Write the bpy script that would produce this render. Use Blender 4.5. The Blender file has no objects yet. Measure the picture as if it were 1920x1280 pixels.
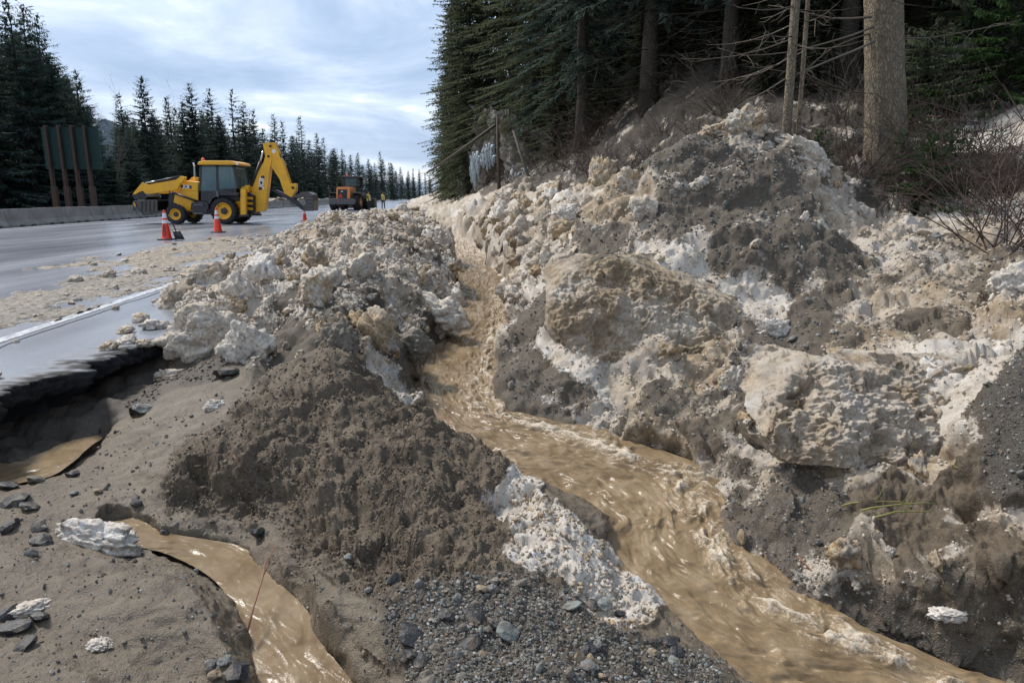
import bpy, math, random
import numpy as np
from mathutils import Vector, Matrix, Euler
R = math.radians
scene = bpy.context.scene
C = scene.collection
# ------------------------------------------------------------------ camera
CAM_H = 1.35
PITCH = R(12.0)
cam_data = bpy.data.cameras.new('camera')
cam_data.lens = 24; cam_data.sensor_width = 36
cam_data.clip_start = 0.05; cam_data.clip_end = 20000
cam = bpy.data.objects.new('camera', cam_data)
cam.location = (0, 0, CAM_H); cam.rotation_euler = (math.pi/2 - PITCH, 0, 0)
C.objects.link(cam); scene.camera = cam
# ------------------------------------------------------------------ sky and sun
world = bpy.data.worlds.new('World'); scene.world = world; world.use_nodes = True
SUN_EL, SUN_AZ = R(50), R(-56)          # azimuth from +Y towards +X: light comes from ahead-left
wn = world.node_tree.nodes; wl = world.node_tree.links
for n in list(wn): wn.remove(n)
w_out = wn.new('ShaderNodeOutputWorld'); w_bg = wn.new('ShaderNodeBackground')
w_sky = wn.new('ShaderNodeTexSky'); w_sky.sky_type = 'NISHITA'; w_sky.sun_disc = False
w_sky.sun_elevation = SUN_EL; w_sky.sun_rotation = SUN_AZ; w_sky.air_density = 1.0; w_sky.dust_density = 1.5
w_tc = wn.new('ShaderNodeTexCoord'); w_sep = wn.new('ShaderNodeSeparateXYZ')
wl.new(w_tc.outputs['Generated'], w_sep.inputs[0])
w_zc = wn.new('ShaderNodeMath'); w_zc.operation = 'ABSOLUTE'; wl.new(w_sep.outputs['Z'], w_zc.inputs[0])
w_za = wn.new('ShaderNodeMath'); w_za.operation = 'ADD'; w_za.inputs[1].default_value = 0.22; wl.new(w_zc.outputs[0], w_za.inputs[0])
w_dv = wn.new('ShaderNodeVectorMath'); w_dv.operation = 'DIVIDE'
w_cmb = wn.new('ShaderNodeCombineXYZ')
for k in range(3): wl.new(w_za.outputs[0], w_cmb.inputs[k])
wl.new(w_tc.outputs['Generated'], w_dv.inputs[0]); wl.new(w_cmb.outputs[0], w_dv.inputs[1])
w_n1 = wn.new('ShaderNodeTexNoise'); w_n1.inputs['Scale'].default_value = 1.15; w_n1.inputs['Detail'].default_value = 7
w_n1.inputs['Roughness'].default_value = 0.56; w_n1.inputs['Distortion'].default_value = 0.5
w_map = wn.new('ShaderNodeMapping'); w_map.inputs['Location'].default_value = (3.4, 1.3, 0.0)
wl.new(w_dv.outputs[0], w_map.inputs[0]); wl.new(w_map.outputs[0], w_n1.inputs['Vector'])
w_cr = wn.new('ShaderNodeValToRGB')       # cloud brightness
cr = w_cr.color_ramp; cr.elements[0].position = 0.36; cr.elements[0].color = (2.5, 3.4, 4.9, 1)
cr.elements[1].position = 0.66; cr.elements[1].color = (9.0, 9.2, 9.4, 1)
e = cr.elements.new(0.47); e.color = (3.4, 4.3, 5.8, 1)
e = cr.elements.new(0.56); e.color = (4.9, 5.7, 6.9, 1)
wl.new(w_n1.outputs['Fac'], w_cr.inputs[0])
w_mix = wn.new('ShaderNodeMix'); w_mix.data_type = 'RGBA'; w_mix.inputs['Factor'].default_value = 0.88
wl.new(w_sky.outputs[0], w_mix.inputs['A']); wl.new(w_cr.outputs[0], w_mix.inputs['B'])
wl.new(w_mix.outputs['Result'], w_bg.inputs['Color']); w_bg.inputs['Strength'].default_value = 0.105
wl.new(w_bg.outputs[0], w_out.inputs[0])
sun = bpy.data.lights.new('sun', 'SUN'); sun.energy = 2.8; sun.angle = R(10); sun.color = (1.0, 0.95, 0.88)
sun_o = bpy.data.objects.new('sun', sun); C.objects.link(sun_o)
sd = Vector((math.sin(SUN_AZ)*math.cos(SUN_EL), math.cos(SUN_AZ)*math.cos(SUN_EL), math.sin(SUN_EL)))
sun_o.rotation_euler = sd.to_track_quat('Z', 'Y').to_euler(); sun_o.location = sd*60
vs = scene.view_settings; vs.view_transform = 'Standard'; vs.look = 'None'; vs.exposure = 0.64; vs.gamma = 1.0; vs.use_curve_mapping = False
scene.cycles.max_bounces = 6; scene.cycles.diffuse_bounces = 3; scene.cycles.glossy_bounces = 3
scene.cycles.use_denoising = True

# ------------------------------------------------------------------ helpers
SN, CS = math.sin(PITCH), math.cos(PITCH)
def ray(px, py):
    dx = (px-960)/1280.0; dy = (640-py)/1280.0
    return Vector((dx, CS+dy*SN, -SN+dy*CS))
def at(px, py, Y):                     # point seen at that spot, Y metres ahead
    d = ray(px, py); t = Y/d.y
    return Vector((d.x*t, Y, CAM_H+d.z*t))
def atz(px, py, z):                    # point seen at that spot, at height z
    d = ray(px, py); t = (z-CAM_H)/d.z
    return Vector((d.x*t, d.y*t, z))
KR = 0.105                             # the road runs along (-KR, 1)
def UY(u, Y, z=0.0): return Vector((u-KR*Y, Y, z))

def tag(o, label=None, cat=None, group=None, kind=None):
    if label: o['label'] = label
    if cat: o['category'] = cat
    if group: o['group'] = group
    if kind: o['kind'] = kind
    return o
def link(name, me, parent=None, mat=None):
    o = bpy.data.objects.new(name, me); C.objects.link(o)
    if parent is not None: o.parent = parent
    if mat is not None and me is not None:
        me.materials.clear(); me.materials.append(mat)
    return o
def empty(name, loc=(0, 0, 0), rz=0.0):
    o = bpy.data.objects.new(name, None); C.objects.link(o); o.location = loc; o.rotation_euler = (0, 0, rz)
    o.empty_display_size = 0.2
    return o
def fast_mesh(name, V, F, smooth=True):   # V (n,3), F (m,k) equal-sized faces
    V = np.ascontiguousarray(V, np.float32); F = np.ascontiguousarray(F, np.int32)
    me = bpy.data.meshes.new(name); n, k = F.shape
    me.vertices.add(len(V)); me.vertices.foreach_set('co', V.ravel())
    me.loops.add(n*k); me.loops.foreach_set('vertex_index', F.ravel())
    me.polygons.add(n); me.polygons.foreach_set('loop_start', np.arange(0, n*k, k, dtype=np.int32))
    me.polygons.foreach_set('use_smooth', np.full(n, smooth, dtype=bool))
    me.update(calc_edges=True)
    return me
def attr(me, name, arr, dom='POINT'):
    a = me.attributes.new(name, 'FLOAT', dom); a.data.foreach_set('value', np.ascontiguousarray(arr, np.float32))
def attr_col(me, name, arr, dom='POINT'):
    a = me.attributes.new(name, 'FLOAT_COLOR', dom)
    b = np.ones((len(arr), 4), np.float32); b[:, :3] = arr; a.data.foreach_set('color', b.ravel())

# --- vector noise
def _hash(ix, iy, iz, s):
    h = (ix.astype(np.uint32)*np.uint32(374761393) + iy.astype(np.uint32)*np.uint32(668265263)
         + iz.astype(np.uint32)*np.uint32(2147483647) + np.uint32((s*974711) & 0xffffffff))
    h = (h ^ (h >> np.uint32(13)))*np.uint32(1274126177)
    h = (h ^ (h >> np.uint32(16)))*np.uint32(2246822519)
    return h ^ (h >> np.uint32(15))
def vnoise(P, s=0):                    # gradient noise about -1..1
    P = np.asarray(P, np.float32); I = np.floor(P).astype(np.int32); f = (P-I).astype(np.float32)
    u = f*f*f*(f*(f*6-15)+10); out = np.zeros(len(P), np.float32)
    for dx in (0, 1):
        wx = u[:, 0] if dx else 1-u[:, 0]
        for dy in (0, 1):
            wy = u[:, 1] if dy else 1-u[:, 1]
            for dz in (0, 1):
                wz = u[:, 2] if dz else 1-u[:, 2]
                h = _hash(I[:, 0]+dx, I[:, 1]+dy, I[:, 2]+dz, s)
                gx = (h & np.uint32(1023)).astype(np.float32)/511.5-1
                gy = ((h >> np.uint32(10)) & np.uint32(1023)).astype(np.float32)/511.5-1
                gz = ((h >> np.uint32(20)) & np.uint32(1023)).astype(np.float32)/511.5-1
                out += wx*wy*wz*(gx*(f[:, 0]-dx)+gy*(f[:, 1]-dy)+gz*(f[:, 2]-dz))
    return out*1.4
def fbm(P, s=0, octv=4, gain=0.5, lac=2.03):
    out = np.zeros(len(P), np.float32); a = 1.0; P = np.asarray(P, np.float32)
    for k in range(octv):
        out += a*vnoise(P, s+k*17); P = P*lac+11.3; a *= gain
    return out
def worley(P, s=0, full=False):        # nearest scattered point: distance, or (tilted cell height, gap to the next cell, cell value)
    P = np.asarray(P, np.float32); I = np.floor(P).astype(np.int32); f = P-I; n = len(P)
    best = np.full(n, 9.0, np.float32)
    if full: sec = np.full(n, 9.0, np.float32); bh = np.zeros(n, np.uint32); bv = np.zeros((3, n), np.float32)
    c = np.float32(1/1023)
    for dx in (-1, 0, 1):
        for dy in (-1, 0, 1):
            for dz in (-1, 0, 1):
                h = _hash(I[:, 0]+dx, I[:, 1]+dy, I[:, 2]+dz, s)
                ax = (h & np.uint32(1023))*c+(dx-f[:, 0])
                ay = ((h >> np.uint32(10)) & np.uint32(1023))*c+(dy-f[:, 1])
                az = ((h >> np.uint32(20)) & np.uint32(1023))*c+(dz-f[:, 2])
                d = ax*ax+ay*ay+az*az
                if full:
                    m = d < best
                    sec = np.where(m, best, np.minimum(sec, d)); bh = np.where(m, h, bh)
                    bv[0] = np.where(m, ax, bv[0]); bv[1] = np.where(m, ay, bv[1]); bv[2] = np.where(m, az, bv[2])
                np.minimum(best, d, out=best)
    if not full: return np.sqrt(best)
    k = (bh*np.uint32(2654435761)) ^ (bh >> np.uint32(7))
    r = lambda q: ((k >> np.uint32(q)) & np.uint32(255)).astype(np.float32)/255-.5
    hgt = r(3)+1.5*(r(9)*bv[0]+r(17)*bv[1]+r(23)*bv[2])
    return hgt, np.sqrt(sec)-np.sqrt(best), r(13)
def domes(P, s=0, lo=.05, hi=.62):     # a heap of half-buried balls of uneven size: (height, ball value)
    P = np.asarray(P, np.float32); I = np.floor(P).astype(np.int32); f = P-I; n = len(P)
    best = np.full(n, -1.0, np.float32); bh = np.zeros(n, np.uint32); c = np.float32(1/1023)
    for dx in (-1, 0, 1):
        for dy in (-1, 0, 1):
            for dz in (-1, 0, 1):
                h = _hash(I[:, 0]+dx, I[:, 1]+dy, I[:, 2]+dz, s)
                ax = (h & np.uint32(1023))*c+(dx-f[:, 0])
                ay = ((h >> np.uint32(10)) & np.uint32(1023))*c+(dy-f[:, 1])
                az = ((h >> np.uint32(20)) & np.uint32(1023))*c+(dz-f[:, 2])
                rho = lo+(hi-lo)*((h >> np.uint32(5)) & np.uint32(255)).astype(np.float32)/255
                d = rho-(ax*ax+ay*ay+az*az)
                m = d > best; best = np.where(m, d, best); bh = np.where(m, h, bh)
    k = (bh*np.uint32(2654435761)) ^ (bh >> np.uint32(7))
    return np.sqrt(np.clip(best, 0, 1)), np.where(best > 0, ((k >> np.uint32(13)) & np.uint32(255)).astype(np.float32)/255-.5, 0)
def sstep(a, b, x):
    t = np.clip((x-a)/(b-a), 0, 1); return t*t*(3-2*t)

# --- small mesh collector
class MB:
    def __init__(s): s.v = []; s.f = []
    def add(s, vs, fs):
        b = len(s.v); s.v += [tuple(v) for v in vs]; s.f += [tuple(i+b for i in f) for f in fs]; return s
    def box(s, c, size, rot=None, taper=1.0):
        x, y, z = size[0]/2, size[1]/2, size[2]/2
        vs = [Vector((sx*x*(taper if sz > 0 else 1), sy*y*(taper if sz > 0 else 1), sz*z)) for sz in (-1, 1) for sy in (-1, 1) for sx in (-1, 1)]
        if rot is not None: vs = [rot @ v for v in vs]
        c = Vector(c)
        return s.add([v+c for v in vs], [(0, 2, 3, 1), (4, 5, 7, 6), (0, 1, 5, 4), (2, 6, 7, 3), (0, 4, 6, 2), (1, 3, 7, 5)])
    def prism(s, pts, y0, y1):          # outline in (x,z), extruded along y
        n = len(pts)
        area = sum(pts[i][0]*pts[(i+1) % n][1]-pts[(i+1) % n][0]*pts[i][1] for i in range(n))
        if area < 0: pts = pts[::-1]
        vs = [(p[0], y0, p[1]) for p in pts]+[(p[0], y1, p[1]) for p in pts]
        fs = [tuple(range(n)), tuple(range(2*n-1, n-1, -1))]
        for i in range(n):
            j = (i+1) % n; fs.append((i, i+n, j+n, j))
        return s.add(vs, fs)
    def tube(s, pts, rad, seg=8, cap=True):
        pts = [Vector(p) for p in pts]; m = len(pts)
        rs = rad if hasattr(rad, '__len__') else [rad]*m
        vs = []; fs = []
        for i, p in enumerate(pts):
            t = (pts[min(i+1, m-1)]-pts[max(i-1, 0)]).normalized()
            a = t.cross(Vector((0, 0, 1)) if abs(t.z) < .9 else Vector((1, 0, 0))).normalized(); b = t.cross(a)
            for k in range(seg):
                w = 2*math.pi*k/seg; vs.append(p+(a*math.cos(w)+b*math.sin(w))*rs[i])
        for i in range(m-1):
            for k in range(seg):
                k2 = (k+1) % seg
                fs.append((i*seg+k, i*seg+k2, (i+1)*seg+k2, (i+1)*seg+k))
        if cap:
            fs.append(tuple(range(seg-1, -1, -1))); fs.append(tuple((m-1)*seg+k for k in range(seg)))
        return s.add(vs, fs)
    def lathe(s, prof, seg=24, axis='z', c=(0, 0, 0), cap=True):   # prof: (r, h)
        vs = []; fs = []
        for r, h in prof:
            for k in range(seg):
                w = 2*math.pi*k/seg; a, b = r*math.cos(w), r*math.sin(w)
                v = (a, b, h) if axis == 'z' else ((a, h, b) if axis == 'y' else (h, a, b))
                vs.append((v[0]+c[0], v[1]+c[1], v[2]+c[2]))
        m = len(prof)
        for i in range(m-1):
            for k in range(seg):
                k2 = (k+1) % seg; fs.append((i*seg+k, i*seg+k2, (i+1)*seg+k2, (i+1)*seg+k))
        if cap:
            fs.append(tuple(range(seg-1, -1, -1))); fs.append(tuple((m-1)*seg+k for k in range(seg)))
        return s.add(vs, fs)
    def mesh(s, name, smooth=False):
        me = bpy.data.meshes.new(name); me.from_pydata(s.v, [], s.f); me.update()
        import bmesh
        b = bmesh.new(); b.from_mesh(me); bmesh.ops.recalc_face_normals(b, faces=b.faces); b.to_mesh(me); b.free()
        if smooth: me.polygons.foreach_set('use_smooth', np.ones(len(me.polygons), dtype=bool))
        return me
    def build(s, name, mat, parent=None, smooth=False, bevel=0.0, auto=False):
        o = link(name, s.mesh(name, smooth), parent, mat)
        if bevel > 0:
            m = o.modifiers.new('bevel', 'BEVEL'); m.width = bevel; m.segments = 2; m.limit_method = 'ANGLE'; m.angle_limit = R(35)
        return o
def copy_tree(o, parent=None):
    c = o.copy(); C.objects.link(c); c.parent = parent
    for ch in list(o.children): copy_tree(ch, c)
    return c

# ------------------------------------------------------------------ materials
class NT:
    def __init__(s, name):
        s.m = bpy.data.materials.new(name); s.m.use_nodes = True; s.n = s.m.node_tree.nodes; s.l = s.m.node_tree.links
        s.b = s.n['Principled BSDF']
    def new(s, t, **kw):
        n = s.n.new(t)
        for k, v in kw.items(): setattr(n, k, v)
        return n
    def set(s, n, i, v):
        if hasattr(v, 'links') or isinstance(v, bpy.types.NodeSocket): s.l.new(v, n.inputs[i])
        else: n.inputs[i].default_value = v
    def attr(s, name, out='Fac'): n = s.new('ShaderNodeAttribute'); n.attribute_name = name; return n.outputs[out]
    def pos(s): return s.new('ShaderNodeNewGeometry').outputs['Position']
    def obj(s): return s.new('ShaderNodeTexCoord').outputs['Object']
    def rnd(s): return s.new('ShaderNodeObjectInfo').outputs['Random']
    def map(s, v, scale=(1, 1, 1), rot=(0, 0, 0), loc=(0, 0, 0)):
        n = s.new('ShaderNodeMapping'); s.l.new(v, n.inputs[0]); n.inputs['Scale'].default_value = scale; n.inputs['Rotation'].default_value = rot; n.inputs['Location'].default_value = loc
        return n.outputs[0]
    def noise(s, vec, scale, detail=4, rough=.55, dist=0.0):
        n = s.new('ShaderNodeTexNoise'); s.l.new(vec, n.inputs['Vector']); n.inputs['Scale'].default_value = scale
        n.inputs['Detail'].default_value = detail; n.inputs['Roughness'].default_value = rough; n.inputs['Distortion'].default_value = dist
        return n.outputs['Fac']
    def vor(s, vec, scale, feat='F1', out='Distance'):
        n = s.new('ShaderNodeTexVoronoi', feature=feat); s.l.new(vec, n.inputs['Vector']); n.inputs['Scale'].default_value = scale
        return n.outputs[out]
    def ramp(s, fac, stops):
        n = s.new('ShaderNodeValToRGB'); r = n.color_ramp
        while len(r.elements) < len(stops): r.elements.new(0.5)
        for e, (p, c) in zip(r.elements, stops):
            e.position = p; e.color = (*c, 1) if hasattr(c, '__len__') else (c, c, c, 1)
        s.l.new(fac, n.inputs[0]); return n.outputs[0]
    def mix(s, f, a, b, mode='MIX'):
        n = s.new('ShaderNodeMix', data_type='RGBA', blend_type=mode)
        for k, v in (('Factor', f), ('A', a), ('B', b)):
            if isinstance(v, bpy.types.NodeSocket): s.l.new(v, n.inputs[k] if k == 'Factor' else [i for i in n.inputs if i.name == k and i.type == 'RGBA'][0])
            elif k == 'Factor': n.inputs[0].default_value = v
            else: [i for i in n.inputs if i.name == k and i.type == 'RGBA'][0].default_value = (*v, 1)
        return [o for o in n.outputs if o.type == 'RGBA'][0]
    def math(s, op, a, b=None, clamp=False):
        n = s.new('ShaderNodeMath', operation=op, use_clamp=clamp)
        for i, v in enumerate((a, b)):
            if v is None: continue
            if isinstance(v, bpy.types.NodeSocket): s.l.new(v, n.inputs[i])
            else: n.inputs[i].default_value = v
        return n.outputs[0]
    def bump(s, h, strength=.5, dist=.01, normal=None):
        n = s.new('ShaderNodeBump'); s.l.new(h, n.inputs['Height']); n.inputs['Strength'].default_value = strength; n.inputs['Distance'].default_value = dist
        if normal is not None: s.l.new(normal, n.inputs['Normal'])
        return n.outputs[0]
    def out(s, color=None, rough=None, normal=None, spec=None, metal=None, **kw):
        for k, v in (('Base Color', color), ('Roughness', rough), ('Normal', normal), ('Specular IOR Level', spec), ('Metallic', metal)):
            if v is None: continue
            if isinstance(v, bpy.types.NodeSocket): s.l.new(v, s.b.inputs[k])
            elif k == 'Base Color': s.b.inputs[k].default_value = (*v, 1)
            else: s.b.inputs[k].default_value = v
        for k, v in kw.items(): s.b.inputs[k.replace('_', ' ')].default_value = v
        return s.m
def paint(name, col, rough=.45, dirt=.35, dirtcol=(.13, .105, .08), scale=3.0, metal=0.0, spec=.5):
    t = NT(name); p = t.obj()
    n = t.noise(p, scale, 6, .65); n2 = t.noise(p, scale*9, 3, .6)
    f = t.math('MULTIPLY', t.ramp(t.math('ADD', t.math('MULTIPLY', n, .7), t.math('MULTIPLY', n2, .3)), [(.45, 0.0), (.72, 1.0)]), dirt)
    c = t.mix(f, col, dirtcol)
    t.out(c, t.math('ADD', t.math('MULTIPLY', f, .4), rough), t.bump(n2, .15, .004), spec, metal)
    return t.m
# ------------------------------------------------------------------ ground materials
def earth_material():
    t = NT('earth_and_dirty_snow'); p = t.pos()
    snow, tan, grit, dark, wet = (t.attr(k) for k in ('snow', 'tan', 'grit', 'dark', 'wet'))
    big = t.noise(p, 1.3, 5, .6); mid = t.noise(p, 6, 6, .62); fine = t.noise(p, 34, 5, .68); vfine = t.noise(p, 130, 3, .7)
    # soil
    soil = t.ramp(mid, [(.30, (.056, .038, .023)), (.5, (.126, .093, .060)), (.70, (.208, .163, .114))])
    soil = t.mix(t.ramp(fine, [(.35, 0.0), (.62, .5)]), soil, (.056, .040, .026))
    soil = t.mix(t.ramp(vfine, [(.52, 0.0), (.70, .5)]), soil, (.29, .24, .175))
    cell = t.vor(p, 95, out='Color'); cv = t.math('MULTIPLY', t.ramp(t.vor(p, 95), [(.18, 1.0), (.42, 0.0)]), .55)
    peb = t.ramp(cell, [(.0, (.04, .04, .042)), (.45, (.14, .125, .105)), (.75, (.26, .24, .205)), (1.0, (.50, .48, .45))])
    gravel = t.mix(t.math('MULTIPLY', dark, .8), (.128, .102, .073), (.045, .040, .035))
    gravel = t.mix(t.ramp(fine, [(.4, 0.0), (.65, .5)]), gravel, (.058, .048, .038))
    gravel = t.mix(cv, gravel, peb)
    ground = t.mix(grit, soil, gravel)
    ground = t.mix(t.math('MULTIPLY', t.math('MULTIPLY', dark, t.math('SUBTRACT', 1.0, grit)), .85), ground, (.022, .019, .017))
    silt = t.attr('silt'); ground = t.mix(t.math('MULTIPLY', silt, t.ramp(t.math('ADD', t.math('MULTIPLY', big, .6), t.math('MULTIPLY', mid, .4)), [(.36, .15), (.6, .8)])), ground, t.mix(fine, (.115, .088, .058), (.245, .20, .145)))
    # dirty snow: white grains, tan meltwater stains, grey road dust
    sn = t.ramp(t.math('ADD', t.math('MULTIPLY', mid, .6), t.math('MULTIPLY', fine, .4)), [(.36, (.33, .275, .21)), (.5, (.60, .55, .485)), (.61, (.88, .865, .84))])
    st = t.ramp(t.math('ADD', t.math('MULTIPLY', big, .45), t.math('MULTIPLY', mid, .55)), [(.35, 0.0), (.58, 1.0)])
    tanf = t.math('MULTIPLY', t.math('ADD', t.math('MULTIPLY', st, .75), .25), tan)
    tancol = t.ramp(fine, [(.34, (.17, .112, .060)), (.52, (.36, .265, .160)), (.7, (.57, .46, .32))])
    sn = t.mix(tanf, sn, tancol)
    dustf = t.ramp(t.math('ADD', t.math('MULTIPLY', mid, .55), t.math('MULTIPLY', fine, .45)), [(.45, 0.0), (.58, .85)])
    sn = t.mix(t.math('MULTIPLY', dustf, t.math('ADD', t.math('MULTIPLY', tan, .42), .34)), sn, (.13, .107, .080))
    spk = t.ramp(t.vor(p, 60), [(.10, 1.0), (.20, 0.0)])
    sn = t.mix(t.math('MULTIPLY', spk, .5), sn, (.07, .06, .05))
    # broken edge between snow and soil
    ed = t.math('ADD', snow, t.math('MULTIPLY', t.math('SUBTRACT', t.math('ADD', t.math('MULTIPLY', mid, .5), t.math('MULTIPLY', fine, .5)), .5), 1.5))
    sf = t.ramp(ed, [(.36, 0.0), (.56, 1.0)])
    col = t.mix(sf, ground, sn)
    r = t.math('SUBTRACT', t.math('SUBTRACT', .88, t.math('MULTIPLY', wet, .5)), t.math('MULTIPLY', t.ramp(mid, [(.45, 0.0), (.6, 1.0)]), t.math('MULTIPLY', wet, .15)))
    h = t.math('ADD', t.math('MULTIPLY', fine, 1.0), t.math('MULTIPLY', vfine, .5))
    h = t.math('ADD', h, t.math('MULTIPLY', t.math('MULTIPLY', cv, grit), .5))
    nb = t.bump(h, .75, .018)
    return t.out(col, r, nb, .35)
M_EARTH = earth_material()
def snow_chunk_material(name, tan, light=1.0):
    t = NT(name); p = t.pos(); r = t.rnd()
    n1 = t.noise(p, 7, 6, .62); n2 = t.noise(p, 38, 5, .66)
    sn = t.ramp(t.math('ADD', t.math('MULTIPLY', n1, .5), t.math('MULTIPLY', n2, .5)), [(.33, tuple(light*k for k in (.33, .275, .21))), (.5, tuple(light*k for k in (.60, .55, .485))), (.61, tuple(light*k for k in (.85, .835, .81)))])
    tc = t.ramp(n2, [(.32, (.20, .130, .066)), (.52, (.41, .30, .178)), (.7, (.60, .48, .33))])
    f = t.math('MULTIPLY', t.ramp(n1, [(.38, 0.0), (.6, 1.0)]), t.math('MULTIPLY', t.math('ADD', r, .35), tan), True)
    c = t.mix(f, sn, tc)
    n3 = t.noise(p, 17, 5, .65)
    c = t.mix(t.ramp(n3, [(.52, 0.0), (.66, .7)]), c, (.13, .105, .078))
    return t.out(c, .75, t.bump(t.math('ADD', n2, t.math('MULTIPLY', t.noise(p, 120, 3, .7), .5)), .8, .02), .3)
M_SNOW = snow_chunk_material('dirty_snow_lump', .9)
M_WHITE = snow_chunk_material('clean_snow_lump', .4, 1.02)
M_ICE = snow_chunk_material('stained_ice_lump', 1.25)
def rock_material(name, c0, c1, rough=.7):
    t = NT(name); p = t.pos(); r = t.rnd()
    n = t.noise(p, 22, 6, .65); n2 = t.noise(p, 120, 3, .6)
    c = t.mix(t.ramp(n, [(.3, 0.0), (.7, 1.0)]), c0, c1)
    c = t.mix(t.math('MULTIPLY', r, .5), c, tuple(k*.55 for k in c0))
    c = t.mix(t.ramp(n2, [(.55, 0.0), (.7, .4)]), c, (.22, .19, .15)); c = t.mix(t.ramp(t.noise(p, 14, 4, .6), [(.5, 0.0), (.62, .75)]), c, (.115, .09, .063))
    return t.out(c, rough, t.bump(t.math('ADD', n, t.math('MULTIPLY', n2, .4)), .6, .012), .45)
M_BLACK = rock_material('broken_asphalt', (.012, .012, .014), (.04, .04, .044), .55)
M_STONE = rock_material('grey_stone', (.12, .12, .115), (.22, .22, .208))
M_STONE2 = rock_material('tan_stone', (.24, .17, .10), (.38, .30, .20))
M_STONE3 = rock_material('green_grey_stone', (.14, .152, .138), (.235, .248, .228))
M_STONE4 = rock_material('mud_stone', (.10, .085, .065), (.19, .165, .13))

# ------------------------------------------------------------------ stream sections: (left x,y), (right x,y), height
STREAM = [((818, 428), (842, 429), -.06), ((828, 447), (868, 449), -.12), ((842, 475), (905, 480), -.19), ((856, 530), (930, 520), -.28), ((868, 590), (950, 585), -.36),
          ((812, 642), (938, 642), -.42), ((772, 712), (935, 722), -.48), ((800, 772), (965, 772), -.52), ((870, 828), (1095, 806), -.55),
          ((960, 868), (1225, 850), -.58), ((1045, 900), (1325, 890), -.62), ((1145, 962), (1350, 952), -.67), ((1140, 1012), (1390, 1030), -.71),
          ((1215, 1100), (1475, 1100), -.76), ((1315, 1190), (1600, 1180), -.81), ((1445, 1285), (1860, 1285), -.86), ((1560, 1390), (2080, 1370), -.90)]
RIVULET = [((180, 985), (245, 970), -.55), ((262, 1020), (318, 1000), -.58), ((335, 1040), (440, 1024), -.62), ((412, 1088), (490, 1070), -.65), ((452, 1150), (562, 1140), -.68),
           ((478, 1220), (605, 1220), -.71), ((495, 1290), (655, 1290), -.74), ((505, 1400), (720, 1400), -.77)]
POOL = [((-190, 945), (-190, 892), -.44), ((-60, 922), (-60, 880), -.44), ((30, 902), (30, 866), -.44), ((90, 888), (78, 852), -.435), ((130, 866), (116, 836), -.435), ((158, 842), (148, 824), -.44), ((178, 828), (173, 818), -.445), ((192, 820), (190, 814), -.47)]
def sections(S, n):
    P = np.array([[list(atz(*a, z)), list(atz(*b, z))] for a, b, z in S], float)   # (k,2,3)
    k = len(P); tt = np.linspace(0, k-1, n); out = np.zeros((n, 2, 3))
    for i, t in enumerate(tt):                           # Catmull-Rom
        j = min(int(t), k-2); f = t-j
        p0, p1, p2, p3 = P[max(j-1, 0)], P[j], P[j+1], P[min(j+2, k-1)]
        out[i] = .5*((2*p1)+(-p0+p2)*f+(2*p0-5*p1+4*p2-p3)*f*f+(-p0+3*p1-3*p2+p3)*f**3)
    return out
SEC_S, SEC_R, SEC_P = sections(STREAM, 240), sections(RIVULET, 90), sections(POOL, 50)

# ------------------------------------------------------------------ survey of the ground: (x, y, metres ahead, surface, zone)
# zones: b snow berm by the road, k snow bank on the right, m muddy ground, h forest hillside
SV = []
def sv(cls, zone, *pts):
    for p in pts: SV.append((at(p[0], p[1], p[2]), cls, zone))
def svw(cls, zone, *pts):
    for p in pts: SV.append((Vector(p), cls, zone))
# foreground mud, left of the rivulet
sv('F', 'm', (100, 1100, 2.9), (250, 1200, 2.58), (400, 1150, 2.70), (440, 1210, 2.52), (380, 1100, 2.85), (455, 1270, 2.36), (50, 1250, 2.3), (300, 1080, 2.9), (330, 1270, 2.45), (200, 1050, 3.15), (20, 1050, 3.1), (-150, 1150, 2.7), (-150, 1300, 2.2), (150, 1330, 2.1), (420, 1340, 2.3))
sv('F', 'm', (200, 940, 3.85), (60, 960, 3.7), (-120, 980, 3.6), (270, 900, 4.05), (180, 910, 4.0), (290, 960, 3.75), (-150, 1050, 3.1))
sv('F', 'm', (200, 850, 4.5), (250, 830, 4.6), (300, 850, 4.35), (320, 800, 4.75), (390, 770, 4.9), (300, 770, 5.05), (220, 800, 4.9), (420, 720, 5.5), (360, 740, 5.3))
sv('P', 'm', (0, 815, 4.72), (100, 800, 4.95), (180, 770, 5.2), (250, 735, 5.6), (330, 695, 6.05), (380, 690, 5.9), (-150, 870, 4.5))
# scoured face
sv('F', 'm', (430, 1000, 3.70), (340, 985, 3.72), (500, 1005, 3.6))
sv('M', 'm', (440, 940, 3.80), (340, 930, 3.85), (345, 875, 4.0), (470, 885, 3.98), (530, 900, 3.85), (400, 850, 4.25))
# dirt mound
sv('M', 'm', (640, 660, 5.6), (645, 615, 6.0), (560, 720, 5.1), (700, 730, 5.3), (650, 800, 4.6), (760, 830, 4.6), (830, 795, 5.2), (500, 800, 4.5), (440, 810, 4.5), (600, 890, 3.95), (700, 860, 4.2), (520, 760, 4.8), (600, 760, 4.85),
   (750, 900, 3.9), (850, 870, 4.3), (920, 890, 4.3), (760, 770, 5.0), (480, 850, 4.2))
sv('M', 'm', (620, 950, 3.5), (720, 940, 3.6), (850, 960, 3.55), (900, 1030, 3.2), (800, 1050, 3.0), (700, 1050, 3.05), (545, 1000, 3.4), (640, 1010, 3.2), (920, 960, 3.65), (780, 990, 3.3))
sv('F', 'm', (600, 1100, 2.83), (560, 1060, 3.02), (680, 1150, 2.75), (640, 1220, 2.62), (700, 1250, 2.45), (510, 1060, 3.3), (575, 1130, 2.80), (720, 1330, 2.2))
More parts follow.
